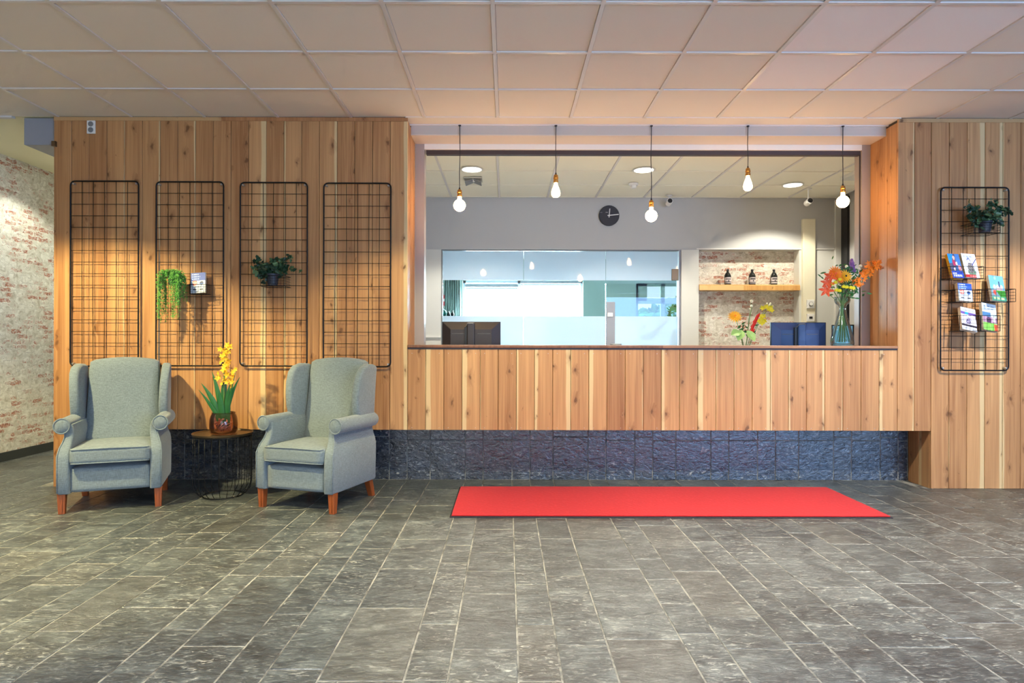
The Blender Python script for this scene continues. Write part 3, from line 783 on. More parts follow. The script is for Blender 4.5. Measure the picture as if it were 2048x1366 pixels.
for i, (px, lab) in enumerate(((1455, 'dark stoppered bottle with pale label, leftmost on the niche shelf'), (1504, 'dark bottle with pinkish label, middle of the niche shelf'), (1547.5, 'dark bottle with pale label, rightmost on the niche shelf'))):
    b = thing('bottle', (X(px, YB + .03), YB + .03, zs + .0005), lab, 'bottle', 'bottles on the niche shelf')
    MB().lathe([(.034, 0), (.041, .003), (.042, .10), (.040, .118), (.030, .140), (.017, .155), (.0135, .165), (.0135, .175)], 18).build('body', 'bottleglass', b, True, sharp=60)
    MB().lathe([(.016, .1752), (.016, .192), (.013, .194)], 14).build('cap', 'blackplastic', b)
    printed_sheet('label', .07, .088, label_paint(i), b, 14, 16,
        curve=lambda u, v: (.0424 * math.sin((u - .5) * 2.4), -.0424 * math.cos((u - .5) * 2.4), .012 + v * .085))

# wall clock
ck = thing('wall_clock', (X(1217, YB), YB - .0003, Z(431.5, YB)), 'round charcoal wall clock with pale hands, on the grey office wall', 'clock')
RX = Matrix.Rotation(R(90), 4, 'X')
MB().lathe([(.127, 0), (.127, .028), (.122, .03)], 40, mat=RX).build('case', 'blackplastic', ck)
MB().lathe([(.120, .0301), (.120, .032)], 40, mat=RX).build('face', 'clock', ck)
def hand(l, b, w, ang, y): # angle clockwise from twelve
    mb = MB(); c, s = math.cos(ang), math.sin(ang)
    mb.box(-w, w, y, y + .002, -b, l, Matrix.Rotation(ang, 4, 'Y')); return mb
hand(.085, .025, .006, R(5), -.037).build('hour_hand', 'steel', ck)
hand(.118, .022, .005, R(84), -.041).build('minute_hand', 'white', ck)
MB().box(-.115, -.085, -.0332, -.0322, .034, .041).build('hour_mark', 'grey', ck)
MB().box(-.045, -.015, -.0332, -.0322, .036, .041).build('maker_mark', 'steel', ck)

# ------------------------------------------------------------------ glass partition
gp = thing('glass_partition', ((GX0 + GX2) / 2, YB + .04, 0), 'two fixed glass panes with frosted bands in the office rear wall', 'partition')
def frost_pane(root, x0, x1, nm):
    bx = root.location.x
    MB().box(x0 - bx, x1 - bx, -.006, .006, .0, GZ - .014).build(nm, 'pane', root)
    for z0, z1 in ((Z(560, YB), GZ - .016), (0.02, Z(632, YB))):
        MB().box(x0 - bx + .001, x1 - bx - .001, -.0085, -.0065, z0, z1).build('frosted_band', 'frost', root)
frost_pane(gp, GX0 + .018, GX1 - .002, 'pane'); frost_pane(gp, GX1 + .002, GX2 - .0015, 'pane')
bx = gp.location.x
MB().box(GX0 - bx + .001, GX0 - bx + .017, -.03, .03, 0, GZ - .001).build('side_channel', 'grey', gp)
MB().box(GX0 - bx + .0175, GX2 - bx - .002, -.02, .02, GZ - .0135, GZ - .001).build('head_channel', 'grey', gp)
gd = thing('glass_door', ((GX2 + GX3) / 2, YB + .04, 0), 'frosted glass door with white lock plate beside the niche pier', 'door')
frost_pane(gd, GX2 + .0015, GX3 - .03, 'leaf')
bx = gd.location.x
MB().box(GX3 - bx - .025, GX3 - bx - .004, -.03, .03, 0, GZ - .002).build('hinge_post', 'duct', gd)
MB().box(GX2 - bx + .002, GX3 - bx - .026, -.02, .02, GZ - .0135, GZ - .001).build('head_channel', 'grey', gd)
hx = X(1351, YB) - bx
MB().box(hx - .045, hx + .04, -.03, -.0092, Z(560, YB), Z(537, YB)).build('hinge', 'bronze', gd, bevel=.004)
lk = X(1221, YB) - bx
MB().box(lk - .05, lk + .06, -.022, -.0092, .9, Z(603, YB)).build('lock_plate', 'duct', gd, bevel=.004)
MB().box(lk - .035, lk + .03, -.034, -.0222, Z(633, YB), Z(625, YB)).build('lock_case', 'white', gd, bevel=.003)
MB().tube([(lk + .01, -.023, 1.17), (lk + .01, -.07, 1.17), (lk + .04, -.075, 1.17), (lk + .13, -.07, 1.17)], .010, 8).build('handle', 'steel', gd, True)

# ------------------------------------------------------------------ far room beyond the glass
FC = 2.75
struct('ceiling_far', MB().box(-2.6, 4.6, YB + .23, YF + .2, FC, FC + .1), 'paint_white')
struct('wall_far_left', MB().box(-2.6, -2.45, YB + .1, YF + .2, 0, FC), 'paint_green')
struct('wall_far_right', MB().box(4.45, 4.6, YB + .22, YF + .2, 0, FC), 'paint_green')
W = [(X(925, YF), X(1166, YF), 1.0, Z(560, YF)), (X(1272, YF), X(1366, YF), .25, Z(566, YF))]
w_ = MB()
xa = -2.6
for x0, x1, z0, z1 in W:
    w_.box(xa, x0, YF, YF + .2, 0, FC).box(x0, x1, YF, YF + .2, 0, z0).box(x0, x1, YF, YF + .2, z1, FC); xa = x1
w_.box(xa, 4.6, YF, YF + .2, 0, FC)
struct('wall_far_back', w_, 'paint_green', 'grey green wall of the room seen through the glass')
x0, x1, z0, z1 = W[0]; xm = X(1038.5, YF)
w2 = struct('window_2', MB().box(x0, x1, YF + .10, YF + .15, z1 - .05, z1).box(x0, x1, YF + .10, YF + .15, z0, z0 + .05)
            .box(x0, x0 + .05, YF + .1, YF + .15, z0, z1).box(x1 - .05, x1, YF + .1, YF + .15, z0, z1).box(xm - .03, xm + .03, YF + .1, YF + .15, z0, z1),
            'duct', 'bright double window with white blinds seen through the glass')
for a, b in ((x0 + .05, xm - .03), (xm + .03, x1 - .05)):
    MB().box(a, b, YF + .12, YF + .126, z0 + .05, z1 - .05).build('pane', 'window_glass', w2)
for a, b, top in ((x0 + .03, xm - .02, z1 - .13), (xm + .02, x1 - .03, z1 - .06)):
    bl = thing('venetian_blind', ((a + b) / 2, YF + .05, z0), ('white blind in the left pane of the far window, hung a little lower' if top < z1 - .1 else 'white blind in the right pane of the far window'), 'blind', 'blinds of the far window')
    MB().box(-(b - a) / 2, (b - a) / 2, -.025, .025, top - z0, top - z0 + .05).build('head_rail', 'duct', bl)
    mb = MB(); z = .03
    while z < top - z0 - .02:
        mb.box(-(b - a) / 2 + .01, (b - a) / 2 - .01, -.021, .021, -.0006, .0006, Matrix.Translation((0, 0, z)) @ Matrix.Rotation(R(38), 4, 'X')); z += .036
    s_ = mb.build('slats', 'blind', bl); s_['kind'] = 'stuff'
    MB().box(-(b - a) / 2 + .01, (b - a) / 2 - .01, -.014, .014, 0.0, .014).build('bottom_rail', 'blind', bl)
x0, x1, z0, z1 = W[1]; zt = Z(601, YF); xm = X(1327, YF)  # door added to stand in for the entrance window reflected in the glass
w3 = struct('window_3', MB().box(x0, x1, YF + .05, YF + .12, zt - .05, zt + .05).box(x0, x0 + .05, YF + .05, YF + .12, z0, z1).box(x1 - .05, x1, YF + .05, YF + .12, z0, z1)
            .box(xm - .035, xm + .035, YF + .05, YF + .12, z0, z1).box(x0, x1, YF + .05, YF + .12, z1 - .05, z1).box(x0, x1, YF + .05, YF + .12, z0, z0 + .06).box(x0, X(1295, YF), YF + .05, YF + .12, zt, z1),
            'paint_green', 'glazed door and greenery standing in for a reflection in the glass')
MB().box(x0 + .05, x1 - .05, YF + .08, YF + .086, z0 + .06, z1 - .05).build('pane', 'window_glass', w3)
cab = thing('low_cabinet', (X(915, 10.4), 10.4, 0), 'white low cabinet behind the frosted glass at the left', 'cabinet')
cz = Z(634, 10.4)
MB().box(-.75, .45, -.2, .2, .05, cz - .03).build('body', 'desk', cab, bevel=.004)
MB().box(-.77, .47, -.22, .21, cz - .03, cz).build('top', 'white', cab, bevel=.004)
for q in (-.73, -.33, .07):
    dr = MB().box(q, q + .38, -.216, -.2005, .08, cz - .05).build('door', 'desk', cab, bevel=.003)
    MB().tube([(q + .33, -.235, cz - .3), (q + .33, -.235, cz - .15)], .006, 6).build('handle', 'steel', dr)
MB().box(-.7, .4, -.17, .17, 0, .05).build('plinth', 'blackplastic', cab)
for i, px in enumerate((897, 904.5)):
    b = thing('bottle', (X(px, 10.35), 10.35, cz + .0005), ['small black bottle on the far cabinet, nearer the red box', 'small black bottle on the far cabinet, nearer the window'][i], 'bottle', 'bottles on the far cabinet')
    MB().lathe([(.024, 0), (.028, .004), (.028, .05), (.012, .07), (.011, .09)], 12).build('body', 'bottleglass', b, True, sharp=60)
    MB().lathe([(.0125, .0901), (.0125, .102)], 10).build('cap', 'blackplastic', b)
tv = thing('ceramic_jar', (X(884.5, 10.3), 10.3, cz + .0005), 'round teal glazed jar on the far cabinet', 'jar')
MB().lathe([(.03, 0), (.05, .01), (.068, .05), (.060, .09), (.03, .115), (.02, .125)], 16).build('body', 'teal', tv, True, sharp=60)
MB().lathe([(.022, .1252), (.022, .133), (.008, .14)], 12).build('lid', 'teal', tv)
rb = thing('alarm_box', (X(887, 11.96), YF - .0003, Z(612, YF)), 'red wall box seen through the glass above the teal jar', 'alarm box')
MB().box(-.035, .035, -.06, 0, 0, .2).build('case', 'extred', rb, bevel=.006)
MB().box(-.02, .02, -.066, -.0602, .08, .13).build('badge', 'white', rb)
cu = thing('curtain', (X(907, YF - .12), YF - .12, .05), 'grey green curtain hanging left of the far window', 'curtain')
mb = MB(); n = 40
vs = []; fs = []
for i in range(n + 1):
    x = -.16 + .30 * i / n; y = .03 * math.sin(i * 1.15)
    vs += [(x, y, 0), (x, y, Z(556, YF) - .05)]
for i in range(n): fs.append((2 * i, 2 * i + 2, 2 * i + 3, 2 * i + 1))
mb.add(vs, fs); cpart = mb.build('drape', 'paint_green', cu, True)
cpart.modifiers.new('thick', 'SOLIDIFY').thickness = .004
MB().tube([(-.22, 0, Z(556, YF) - .03), (.2, 0, Z(556, YF) - .03)], .012, 8).build('rail', 'steel', cu)

# garden added beyond the far room to stand in for a reflected view
struct('ground_outside', MB().box(-12, 16, YF + .3, 40, -.3, -.1), 'grass', 'lawn outside the stand-in far door')
def tree(loc, h, r, label, seed):
    rg = random.Random(seed)
    t = thing('tree', loc, label, 'tree', 'trees standing in for a reflection')
    MB().tube([(0, 0, 0), (.05, 0, h * .3), (.02, .05, h * .6)], [.12, .09, .05], 8).build('trunk', 'bark', t, True)
    mb = MB()
    for _ in range(2600):
        a = rg.uniform(0, 6.28); b = rg.uniform(-1, 1); q = r * rg.uniform(.5, 1) ** .4
        c = Vector((q * math.cos(a) * math.sqrt(1 - b * b), q * math.sin(a) * math.sqrt(1 - b * b), h * .6 + b * h * .42))
        d = Vector((rg.uniform(-1, 1), rg.uniform(-1, 1), rg.uniform(-.8, .6)))
        mb.leaf(c, d, (rg.uniform(-1, 1), -1, rg.uniform(-1, 1)), .24, .2)
    f = mb.build('foliage', 'tree', t); f['kind'] = 'stuff'
tree((3.85, 15.4, -.1), 2.05, 1.2, 'small leafy tree standing in for reflected greenery, nearest the glass', 1)
tree((5.6, 18.5, -.1), 2.6, 1.6, 'taller leafy tree further off, standing in for reflected greenery', 2)
# ------------------------------------------------------------------ lamps
def downlight(loc, power, col, label, group, ring=.115, tilt=0.0, cone=125):
    o = thing('downlight', (loc[0], loc[1], loc[2]), label, 'ceiling lamp', group)
    MB().lathe([(ring - .012, 0), (ring - .012, -.006), (ring + .006, -.004), (ring + .008, 0)], 28).build('bezel', 'white', o)
    MB().lathe([(ring - .0125, -.003), (ring - .0125, -.001)], 28).build('diffuser', 'lamp_disc', o)
    s = spot('downlight_beam', (0, 0, -.012), power, col, cone, .3, (R(tilt), 0, 0), .05); s.parent = o
    return o
for i, (x, y, p, c) in enumerate(LOBBY_LAMPS):
    row = 'row nearest the reception' if y > 2 else 'added unseen row nearest the entrance'
    downlight((x, y, CEIL - .0035), p, c, 'recessed round lobby downlight, number %s from the left in the %s' % (['one', 'two', 'three', 'four'][i % 4], row), 'lobby downlights', tilt=18 if y > 2 else 0, cone=94 if y > 2 else 125)
for (x, y, p, c), lab in zip(OFFICE_LAMPS, ('round office downlight above the leftmost pendant lamp', 'round office downlight above and right of the wall clock', 'round office downlight beside the rightmost camera')):
    downlight((x, y, OC - .0035), p, c, lab, 'office downlights', .112)
# corridor downlight that washes the brick paper
downlight((-4.35, 6.4, CEIL + .0085), 75, (.96, 1.0, .86), 'round corridor downlight beside the brick papered wall', 'corridor downlights')
downlight((-4.35, 8.4, CEIL + .0085), 120, (.96, 1.0, .84), 'round unseen downlight added further along to brighten the corridor ceiling', 'corridor downlights')  # extra lamp, added so its bounce lights the corridor ceiling

def pendant(px, ytop, ybulb0, ybulb1, kind, label):
    d = 5.395; zt = CEIL - .0121
    s0, s1, s2 = Z(ytop, d), Z(ybulb0, d), Z(ybulb1, d)      # cord end / socket bottom / bulb tip
    o = thing('pendant_lamp', (X(px, d), d, zt), label, 'pendant lamp', 'pendant lamps over the counter')
    a, b, c = s0 - zt, s1 - zt, s2 - zt
    MB().lathe([(.012, 0), (.012, -.006), (.003, -.010)], 12).build('ceiling_cup', 'blackplastic', o)
    sw = random.uniform(-.004, .004)
    MB().tube([(0, 0, -.008), (sw, 0, a * .45), (-sw * .4, 0, a * .75), (0, 0, a - .002)], .0032, 6).build('cord', 'blackplastic', o, True)
    MB().lathe([(.005, a + .016), (.007, a + .004), (.011, a - .001)], 12).build('cord_grip', 'blackplastic', o)
    h = a - b
    MB().lathe([(.010, a), (.018, a - .008), (.019, a - h * .35), (.022, a - h * .38), (.022, a - h * .46), (.019, a - h * .5), (.019, a - h * .72), (.021, a - h * .75), (.020, b + .001)], 18).build('socket', 'brass', o, True, sharp=40)
    L = b - c
    if kind == 'globe':
        r = .050
        prof = [(.014, b)]
        zc = c + r
        for k in range(0, 15):
            t = R(20) + R(160) * k / 14
            prof.append((max(.0005, r * math.sin(t)), zc + r * math.cos(t)))
        prof = [p for p in prof if p[1] <= b]
    else:
        prof = [(.013, b), (.015, b - L * .12), (.023, b - L * .28), (.033, b - L * .50), (.037, b - L * .68), (.034, b - L * .85), (.021, b - L * .96), (.0005, c)]
    MB().lathe(prof, 20).build('bulb', 'bulb', o, True)
    return o
pendant(918.5, 379, 394, 423, 'globe', 'pendant lamp with a round lit bulb, leftmost over the counter')
pendant(1111, 349, 366, 395, 'pear', 'pendant lamp with a pear-shaped lit bulb, second from the left')
pendant(1302, 400, 414, 443, 'globe', 'pendant lamp with a round lit bulb, the lowest and middle one')
pendant(1495, 335, 351, 381, 'pear', 'pendant lamp with a pear-shaped lit bulb, the highest, fourth from the left')
pendant(1685, 370, 384, 414, 'globe', 'pendant lamp with a round lit bulb by the orange flowers')

# office ceiling fittings
dd = 1.81 * F / (CY - 366)
sd = thing('smoke_detector', (X(1266, dd), dd, OC - .0032), 'small white smoke detector on the office ceiling above the clock', 'smoke detector')
MB().lathe([(.055, 0), (.055, -.018), (.045, -.024)], 22).build('base', 'white', sd)
MB().lathe([(.036, -.0241), (.034, -.05), (.02, -.056)], 20).build('sensor', 'white', sd)
dd = 1.81 * F / (CY - 358)
vt = thing('ceiling_speaker', (X(946, dd), dd, OC - .0032), 'grey two-winged grille on the office ceiling below the left downlight', 'speaker')
MB().box(-.10, .10, -.10, .10, -.012, 0).build('frame', 'offwhite', vt, bevel=.003)
for s in (-1, 1):
    MB().box(-.045, .045, -.09, .09, -.006, 0, Matrix.Translation((s * .048, 0, -.032)) @ Matrix.Rotation(R(s * 22), 4, 'Y')).build('wing', 'grey', vt)
MB().lathe([(.02, -.0125), (.016, -.03)], 14).build('boss', 'steel', vt)
def cctv(px, py, d, label, drop=.05):
    o = thing('security_camera', (X(px, d), d, OC - .0032), label, 'camera', 'office security cameras')
    MB().lathe([(.04, 0), (.04, -.008), (.012, -.014)], 16).build('mount', 'white', o)
    zc = Z(py, d) - (OC - .0032)
    MB().tube([(0, 0, -.012), (0, 0, zc + .035)], .009, 8).build('arm', 'white', o)
    m = Matrix.Translation((0, 0, zc)) @ Matrix.Rotation(R(80), 4, 'X')
    MB().lathe([(.022, -.05), (.034, -.045), (.036, .04), (.036, .05)], 18, mat=m).build('housing', 'white', o, True, sharp=40)
    MB().lathe([(.029, .0502), (.027, .056)], 18, mat=m).build('lens', 'blackplastic', o)
cctv(1337.5, 404, 7.85, 'white bullet camera under the office ceiling near the clock')
cctv(1616, 403, 7.5, 'white bullet camera hanging near the right office downlight')

# ------------------------------------------------------------------ wire grid panels
def wire_grid(px0, px1, py0, py1, label, d=5.222):
    x0, x1, z1, z0 = X(px0, d), X(px1, d), Z(py0, d), Z(py1, d)
    w, h = x1 - x0, z1 - z0
    o = thing('wire_grid', ((x0 + x1) / 2, d, z0), label, 'wire grid', 'black wire grids on the boards')
    r = .035; pts = []
    for cx, cz, a0 in ((w / 2 - r, h - r, 0), (-w / 2 + r, h - r, 90), (-w / 2 + r, r, 180), (w / 2 - r, r, 270)):
        for k in range(5):
            a = R(a0 + 22.5 * k); pts.append((cx + r * math.cos(a), 0, cz + r * math.sin(a)))
    MB().tube(pts, .0060, 8, closed=True).build('frame', 'black', o, True)
    for i in range(1, 6):
        x = -w / 2 + w * i / 6 + random.uniform(-.004, .004); b = random.uniform(-.004, .004)
        MB().tube([(x, .0042, .003), (x + b, .0042, h * .5), (x, .0042, h - .003)], .0024, 5).build('wire', 'black', o, True)
    for j in range(1, 16):
        z = h * j / 16
        MB().tube([(-w / 2 + .002, -.0012, z), (w / 2 - .002, -.0012, z)], .0022, 5).build('wire', 'black', o, True)
    for sx, sz in ((-1, 0), (1, 0), (-1, 1), (1, 1)):
        m = Matrix.Translation((sx * (w / 2 - .02), .027, (h - .02) if sz else .02)) @ Matrix.Rotation(R(90), 4, 'X')
        MB().lathe([(.008, 0), (.008, .03), (.005, .033)], 10, mat=m).build('fixing', 'steel', o)
    return o
wire_grid(140.5, 276.5, 364, 734, 'black wire grid on the left boards, leftmost and empty')
wire_grid(312, 446.5, 365, 733, 'black wire grid holding the trailing green plant and a leaflet')
wire_grid(480, 614, 366, 733, 'black wire grid holding one potted ivy on the left boards')
wire_grid(647, 781, 367, 734, 'empty black wire grid beside the reception opening, above the right armchair')
wire_grid(1881, 2017, 373, 739, 'black wire grid full of leaflets on the right boards')

# ------------------------------------------------------------------ plants on the grids
def ivy(px, py_rim, py_bot, d, wtop, label, seed, arms, basket=None):
    rg = random.Random(seed)
    zb, zr = Z(py_bot, d), Z(py_rim, d)
    o = thing('potted_ivy', (X(px, d), d, zb), label, 'potted plant', 'potted ivies on the grids')
    h = zr - zb
    prof = [(wtop * .36, 0), (wtop * .38, .004)]
    for k in range(1, 6): prof += [(wtop * (.38 + .024 * k), h * k / 6), (wtop * (.372 + .024 * k), h * k / 6 + .004)]
    prof += [(wtop * .5, h - .015), (wtop * .53, h - .014), (wtop * .53, h), (wtop * .48, h)]
    MB().lathe(prof, 20).build('pot', 'pot', o, True, sharp=30)
    MB().lathe([(wtop * .47, h - .012), (.001, h - .006)], 16).build('soil', 'soil', o)
    a = MB(); b = MB(); st = MB()
    def cluster(c, n, spread):
        for _ in range(n):
            p = Vector(c) + Vector((rg.gauss(0, spread[0]), rg.gauss(0, spread[1]), rg.gauss(0, spread[2])))
            p.y = min(p.y, .085)
            q = rg.uniform(.026, .044)
            (a if rg.random() < .74 else b).leaf(p, (rg.uniform(-1, 1), rg.uniform(-1, .2), rg.uniform(-.9, .5)), (rg.uniform(-.5, .5), -1, rg.uniform(-.1, .8)), q, q * 1.0, True)
    cluster((0, -.01, h + .035), 90, (.06, .035, .03))
    for ax, az, n in arms:
        p0 = Vector((0, 0, h)); p1 = Vector((ax, rg.uniform(-.03, .02), h + az))
        mid = (p0 + p1) / 2 + Vector((0, 0, .04))
        st.tube([p0, mid, p1], [.0025, .002, .001], 5)
        for k in range(n):
            t = .35 + .65 * (k + 1) / n
            q = p0 * (1 - t) ** 2 + mid * 2 * t * (1 - t) + p1 * t * t
            cluster(q, 3, (.014, .012, .014))
    st.build('stems', 'stem', o, True)
    f = a.build('foliage', 'leaf_dark', o); f['kind'] = 'stuff'
    f = b.build('pale_foliage', 'leaf_ivy2', o); f['kind'] = 'stuff'
    return o
ivy(545, 549, 572, 5.13, .10, 'dark potted ivy hanging on the third wire grid of the left boards', 11,
    [(-.14, .10, 6), (-.10, .0, 6), (-.13, .05, 5), (.13, .13, 7), (.12, .06, 6), (.02, .11, 6), (-.09, -.04, 4)])
ivy(1969, 441, 463, 5.12, .10, 'dark potted ivy on the right wire grid above the leaflets', 12,
    [(-.14, .12, 7), (-.13, .04, 6), (.06, .15, 8), (.14, .10, 7), (.21, .085, 8), (-.08, -.02, 5), (.14, .0, 4)])

# trailing plant
tp = thing('trailing_plant', (X(350, 5.11), 5.11, Z(572, 5.11)), 'bright green trailing plant hanging on the second wire grid', 'potted plant')
rg = random.Random(5)
MB().lathe([(.04, 0), (.045, .004), (.055, .075), (.057, .08), (.05, .08)], 18).build('pot', 'pot', tp, True, sharp=40)
MB().tube([(-.03, .05, .075), (-.028, .1, .088), (.028, .1, .088), (.03, .05, .075)], .003, 5).build('hook', 'black', tp, True)
fo = MB(); stt = MB()
KX = 5.11 / F
for s in range(110):
    # strands spill over a mound and hang to different lengths
    ex = rg.uniform(-.098, .098)
    t0 = (ex + .098) / .196
    ey = rg.uniform(-.095, .035)
    top = .115 - .55 * (ex + .0) ** 2 / .1 + rg.uniform(-.015, .012)
    lenk = rg.choice([.03, .05, .07, .09, .12]) if t0 > .22 else rg.choice([.04, .07, .11])
    if s % 11 in (0, 3): lenk = rg.choice([.24, .31, .36]); ex = rg.uniform(-.095, -.07)
    if s % 11 == 5: lenk = rg.choice([.22, .33]); ex = rg.uniform(.0, .03)
    if s % 11 in (7, 9): lenk = rg.choice([.16, .22]); ex = rg.uniform(.035, .08)
    p0 = Vector((ex * .3, ey * .4, .078)); m0 = Vector((ex * .8, ey * .8, top)); m1 = Vector((ex, ey, top - .03)); end = Vector((ex + rg.uniform(-.012, .012), ey, top - .03 - lenk))
    pts = [p0, (p0 + m0) / 2 + Vector((0, 0, .015)), m0, m1]
    n = max(2, int(lenk / .03))
    for k in range(1, n + 1): pts.append(m1.lerp(end, k / n) + Vector((rg.uniform(-.005, .005), 0, 0)))
    stt.tube(pts, .001, 4)
    for k in range(1, len(pts)):
        for _ in range(5 if k < 4 else 4):
            c = pts[k - 1].lerp(pts[k], rg.random())
            fo.leaf(c, (rg.uniform(-1, 1), rg.uniform(-1, .3), rg.uniform(-1, .3)), (rg.uniform(-.4, .4), -1, .5), rg.uniform(.013, .021), rg.uniform(.005, .008))
stt.build('stems', 'stem', tp, True)
f = fo.build('foliage', 'fern', tp); f['kind'] = 'stuff'

# ------------------------------------------------------------------ leaflets and baskets
def blob(u, v, cx, cy, r, asp=1.0): return ((u - cx) ** 2 + ((v - cy) * asp) ** 2) < r * r
def textline(u, v, y, h, x0, x1, k=17.0):
    return abs(v - y) < h and x0 < u < x1 and (int(u * k * 2) % 5 != 0)
def paint_guide(u, v):
    if v > .62:
        if textline(u, v, .92, .035, .06, .55): return (205, 222, 250)
        if textline(u, v, .80, .03, .06, .66) or textline(u, v, .70, .03, .06, .62): return (160, 185, 236)
        return (46, 88, 186)
    if blob(u, v, .27, .50, .17, 1.2): return (236, 112, 104) if abs(u - .27) > .02 and abs(v - .5) > .02 else (250, 200, 190)
    if blob(u, v, .74, .47, .13, 1.3): return (56, 100, 170) if v < .48 else (30, 50, 100)
    if .42 < u and .55 < v + u * .05 < .64: return (226, 232, 244)
    if v > .38: return (150, 178, 214) if u < .5 else (206, 218, 236)
    if textline(u, v, .16, .03, .15, .38, 22) or textline(u, v, .16, .03, .6, .85, 22): return (60, 66, 90)
    if textline(u, v, .30, .02, .12, .8): return (176, 190, 214)
    return (214, 224, 232)
def paint_bikes(u, v):
    if v < .27:
        if textline(u, v, .20, .03, .08, .42, 12): return (232, 238, 250)
        if textline(u, v, .10, .045, .10, .86, 12): return (220, 230, 250)
        return (24, 62, 172)
    if v > .62 and u < .45 - (.98 - v) * .6: return (24, 124, 224)
    for cx, cy, r, c in ((.48, .84, .09, (196, 160, 150)), (.42, .62, .13, (150, 40, 84)), (.62, .60, .08, (210, 196, 190)), (.30, .50, .09, (48, 54, 90)), (.80, .42, .12, (190, 120, 130)), (.35, .36, .07, (210, 196, 206)), (.60, .38, .12, (34, 84, 140)), (.88, .36, .07, (226, 214, 210))):
        if blob(u, v, cx, cy, r): return c
    return (52, 104, 176) if (u > .62 and v > .5) else (64, 70, 104)
def paint_white_mag(u, v):
    if v < .12: return ((240, 150, 150) if textline(u, v, .06, .035, .3, .9, 12) else (214, 44, 52)) if u < .78 else (222, 226, 240)
    if textline(u, v, .88, .035, .12, .85, 10): return (150, 164, 200)
    if abs((v - .56) - (u - .68) * .7) < .03 and u > .62: return (36, 40, 130)
    if blob(u, v, .44, .70, .13) and not blob(u, v, .44, .66, .09): return (96, 110, 160)
    if blob(u, v, .50, .40, .22): return (70, 78, 90) if (int(u * 20) + int(v * 20)) % 3 else (150, 140, 140)
    if blob(u, v, .52, .22, .30, 2.0): return (96, 124, 110)
    return (214, 222, 242)
def paint_green_mag(u, v):
    if v < .18: return (206, 226, 170) if textline(u, v, .10, .05, .1, .9, 9) else (70, 150, 130)
    if blob(u, v, .26, .33, .10): return (232, 84, 70)
    if v < .42 and u > .35 + (.42 - v): return (62, 140, 52)
    if blob(u, v, .60, .42, .20, 1.6): return (214, 176, 190)
    if blob(u, v, .30, .54, .09) or blob(u, v, .52, .56, .08) or blob(u, v, .80, .56, .09): return (210, 220, 236)
    if abs(u - .66) < .03 and .5 < v < .78: return (50, 66, 96)
    if blob(u, v, .42, .90, .07): return (150, 210, 170)
    return (106, 170, 226) if v > .45 else (120, 150, 170)
def paint_lilac(u, v):
    if v > .80: return (176, 186, 206) if textline(u, v, .88, .04, .15, .9, 11) else (222, 228, 240)
    if v > .70: return (40, 150, 214) if .25 < u < .5 else (104, 80, 160)
    if v < .17: return (190, 196, 212) if textline(u, v, .08, .04, .1, .9) else (226, 230, 240)
    if v < .24: return (52, 46, 62)
    if blob(u, v, .48, .42, .14, .9): return (84, 66, 116) if (int(u * 18) + int(v * 14)) % 2 else (190, 184, 220)
    return (206, 204, 230) if (int(u * 8) % 3) else (236, 236, 246)
def paint_meadow(u, v):
    if v > .68: return (150, 172, 196) if textline(u, v, .90, .03, .12, .85, 9) or textline(u, v, .80, .025, .12, .8, 9) else (212, 228, 242)
    if v > .50: return (72, 120, 170) if u < .58 else (190, 212, 226)
    if v < .28 and not (u > .78 and v < .26): return (126, 200, 88) if (int(u * 9) % 4) else (160, 220, 120)
    if u > .78 and v < .26: return (226, 90, 64)
    if blob(u, v, .42, .38, .17, 1.4): return (84, 52, 90)
    if blob(u, v, .80, .42, .10): return (240, 236, 240)
    return (176, 140, 170)
def leaflet(px0, px1, py0, py1, dt, db, paint, label, th=.02, edge='paper', lean=0.0, group='leaflets in the wire baskets', nm='leaflet'):
    # top at depth dt, bottom at depth db, outline given in the photograph
    pb = P((px1[0] + px1[1]) / 2, py1, db); pt = P((px0[0] + px0[1]) / 2, py0, dt)
    w = (px1[1] - px1[0]) * db / F
    v = pt - pb; h = v.length
    o = thing(nm, pb, label, 'leaflet', group)
    o.rotation_euler = (-math.atan2(v.y, v.z), math.atan2(v.x, v.z) * .6, 0)
    MB().box(-w / 2, w / 2, 0, th, 0, h).build('pages', edge, o, bevel=.001, seg=1)
    printed_sheet('cover', w, h, paint, o, 26, 36, (0, -.0012, 0))
    return o
leaflet((381, 407), (381.5, 410.5), 547, 587, 5.185, 5.16, paint_guide, 'blue and white leaflet with a red dot beside the trailing plant', group='leaflets on the left boards')
leaflet((1891, 1921), (1906, 1929), 506, 554, 5.185, 5.10, paint_bikes, 'blue magazine with a yellow spine, top left in the right grid', .03, 'paper_yellow')
leaflet((1925, 1950), (1932, 1960), 506, 553, 5.185, 5.10, paint_white_mag, 'white magazine with a red lower strip, top row of the right grid', .02)
leaflet((1917, 1944), (1918, 1946), 565, 600, 5.16, 5.12, paint_guide, 'thick blue leaflet with a red dot in the right grid', .035)
leaflet((1981, 2007), (1985, 2014), 550, 600, 5.18, 5.10, paint_green_mag, 'sky blue leaflet with green foot, right edge of the right grid', .025)
leaflet((1927, 1959), (1924, 1955), 616, 659, 5.17, 5.09, paint_lilac, 'white and lilac leaflet, bottom row of the right grid', .03)
leaflet((1970, 1999), (1967, 1996), 607, 659, 5.17, 5.09, paint_meadow, 'white leaflet with meadow green foot, bottom row of the right grid', .03)
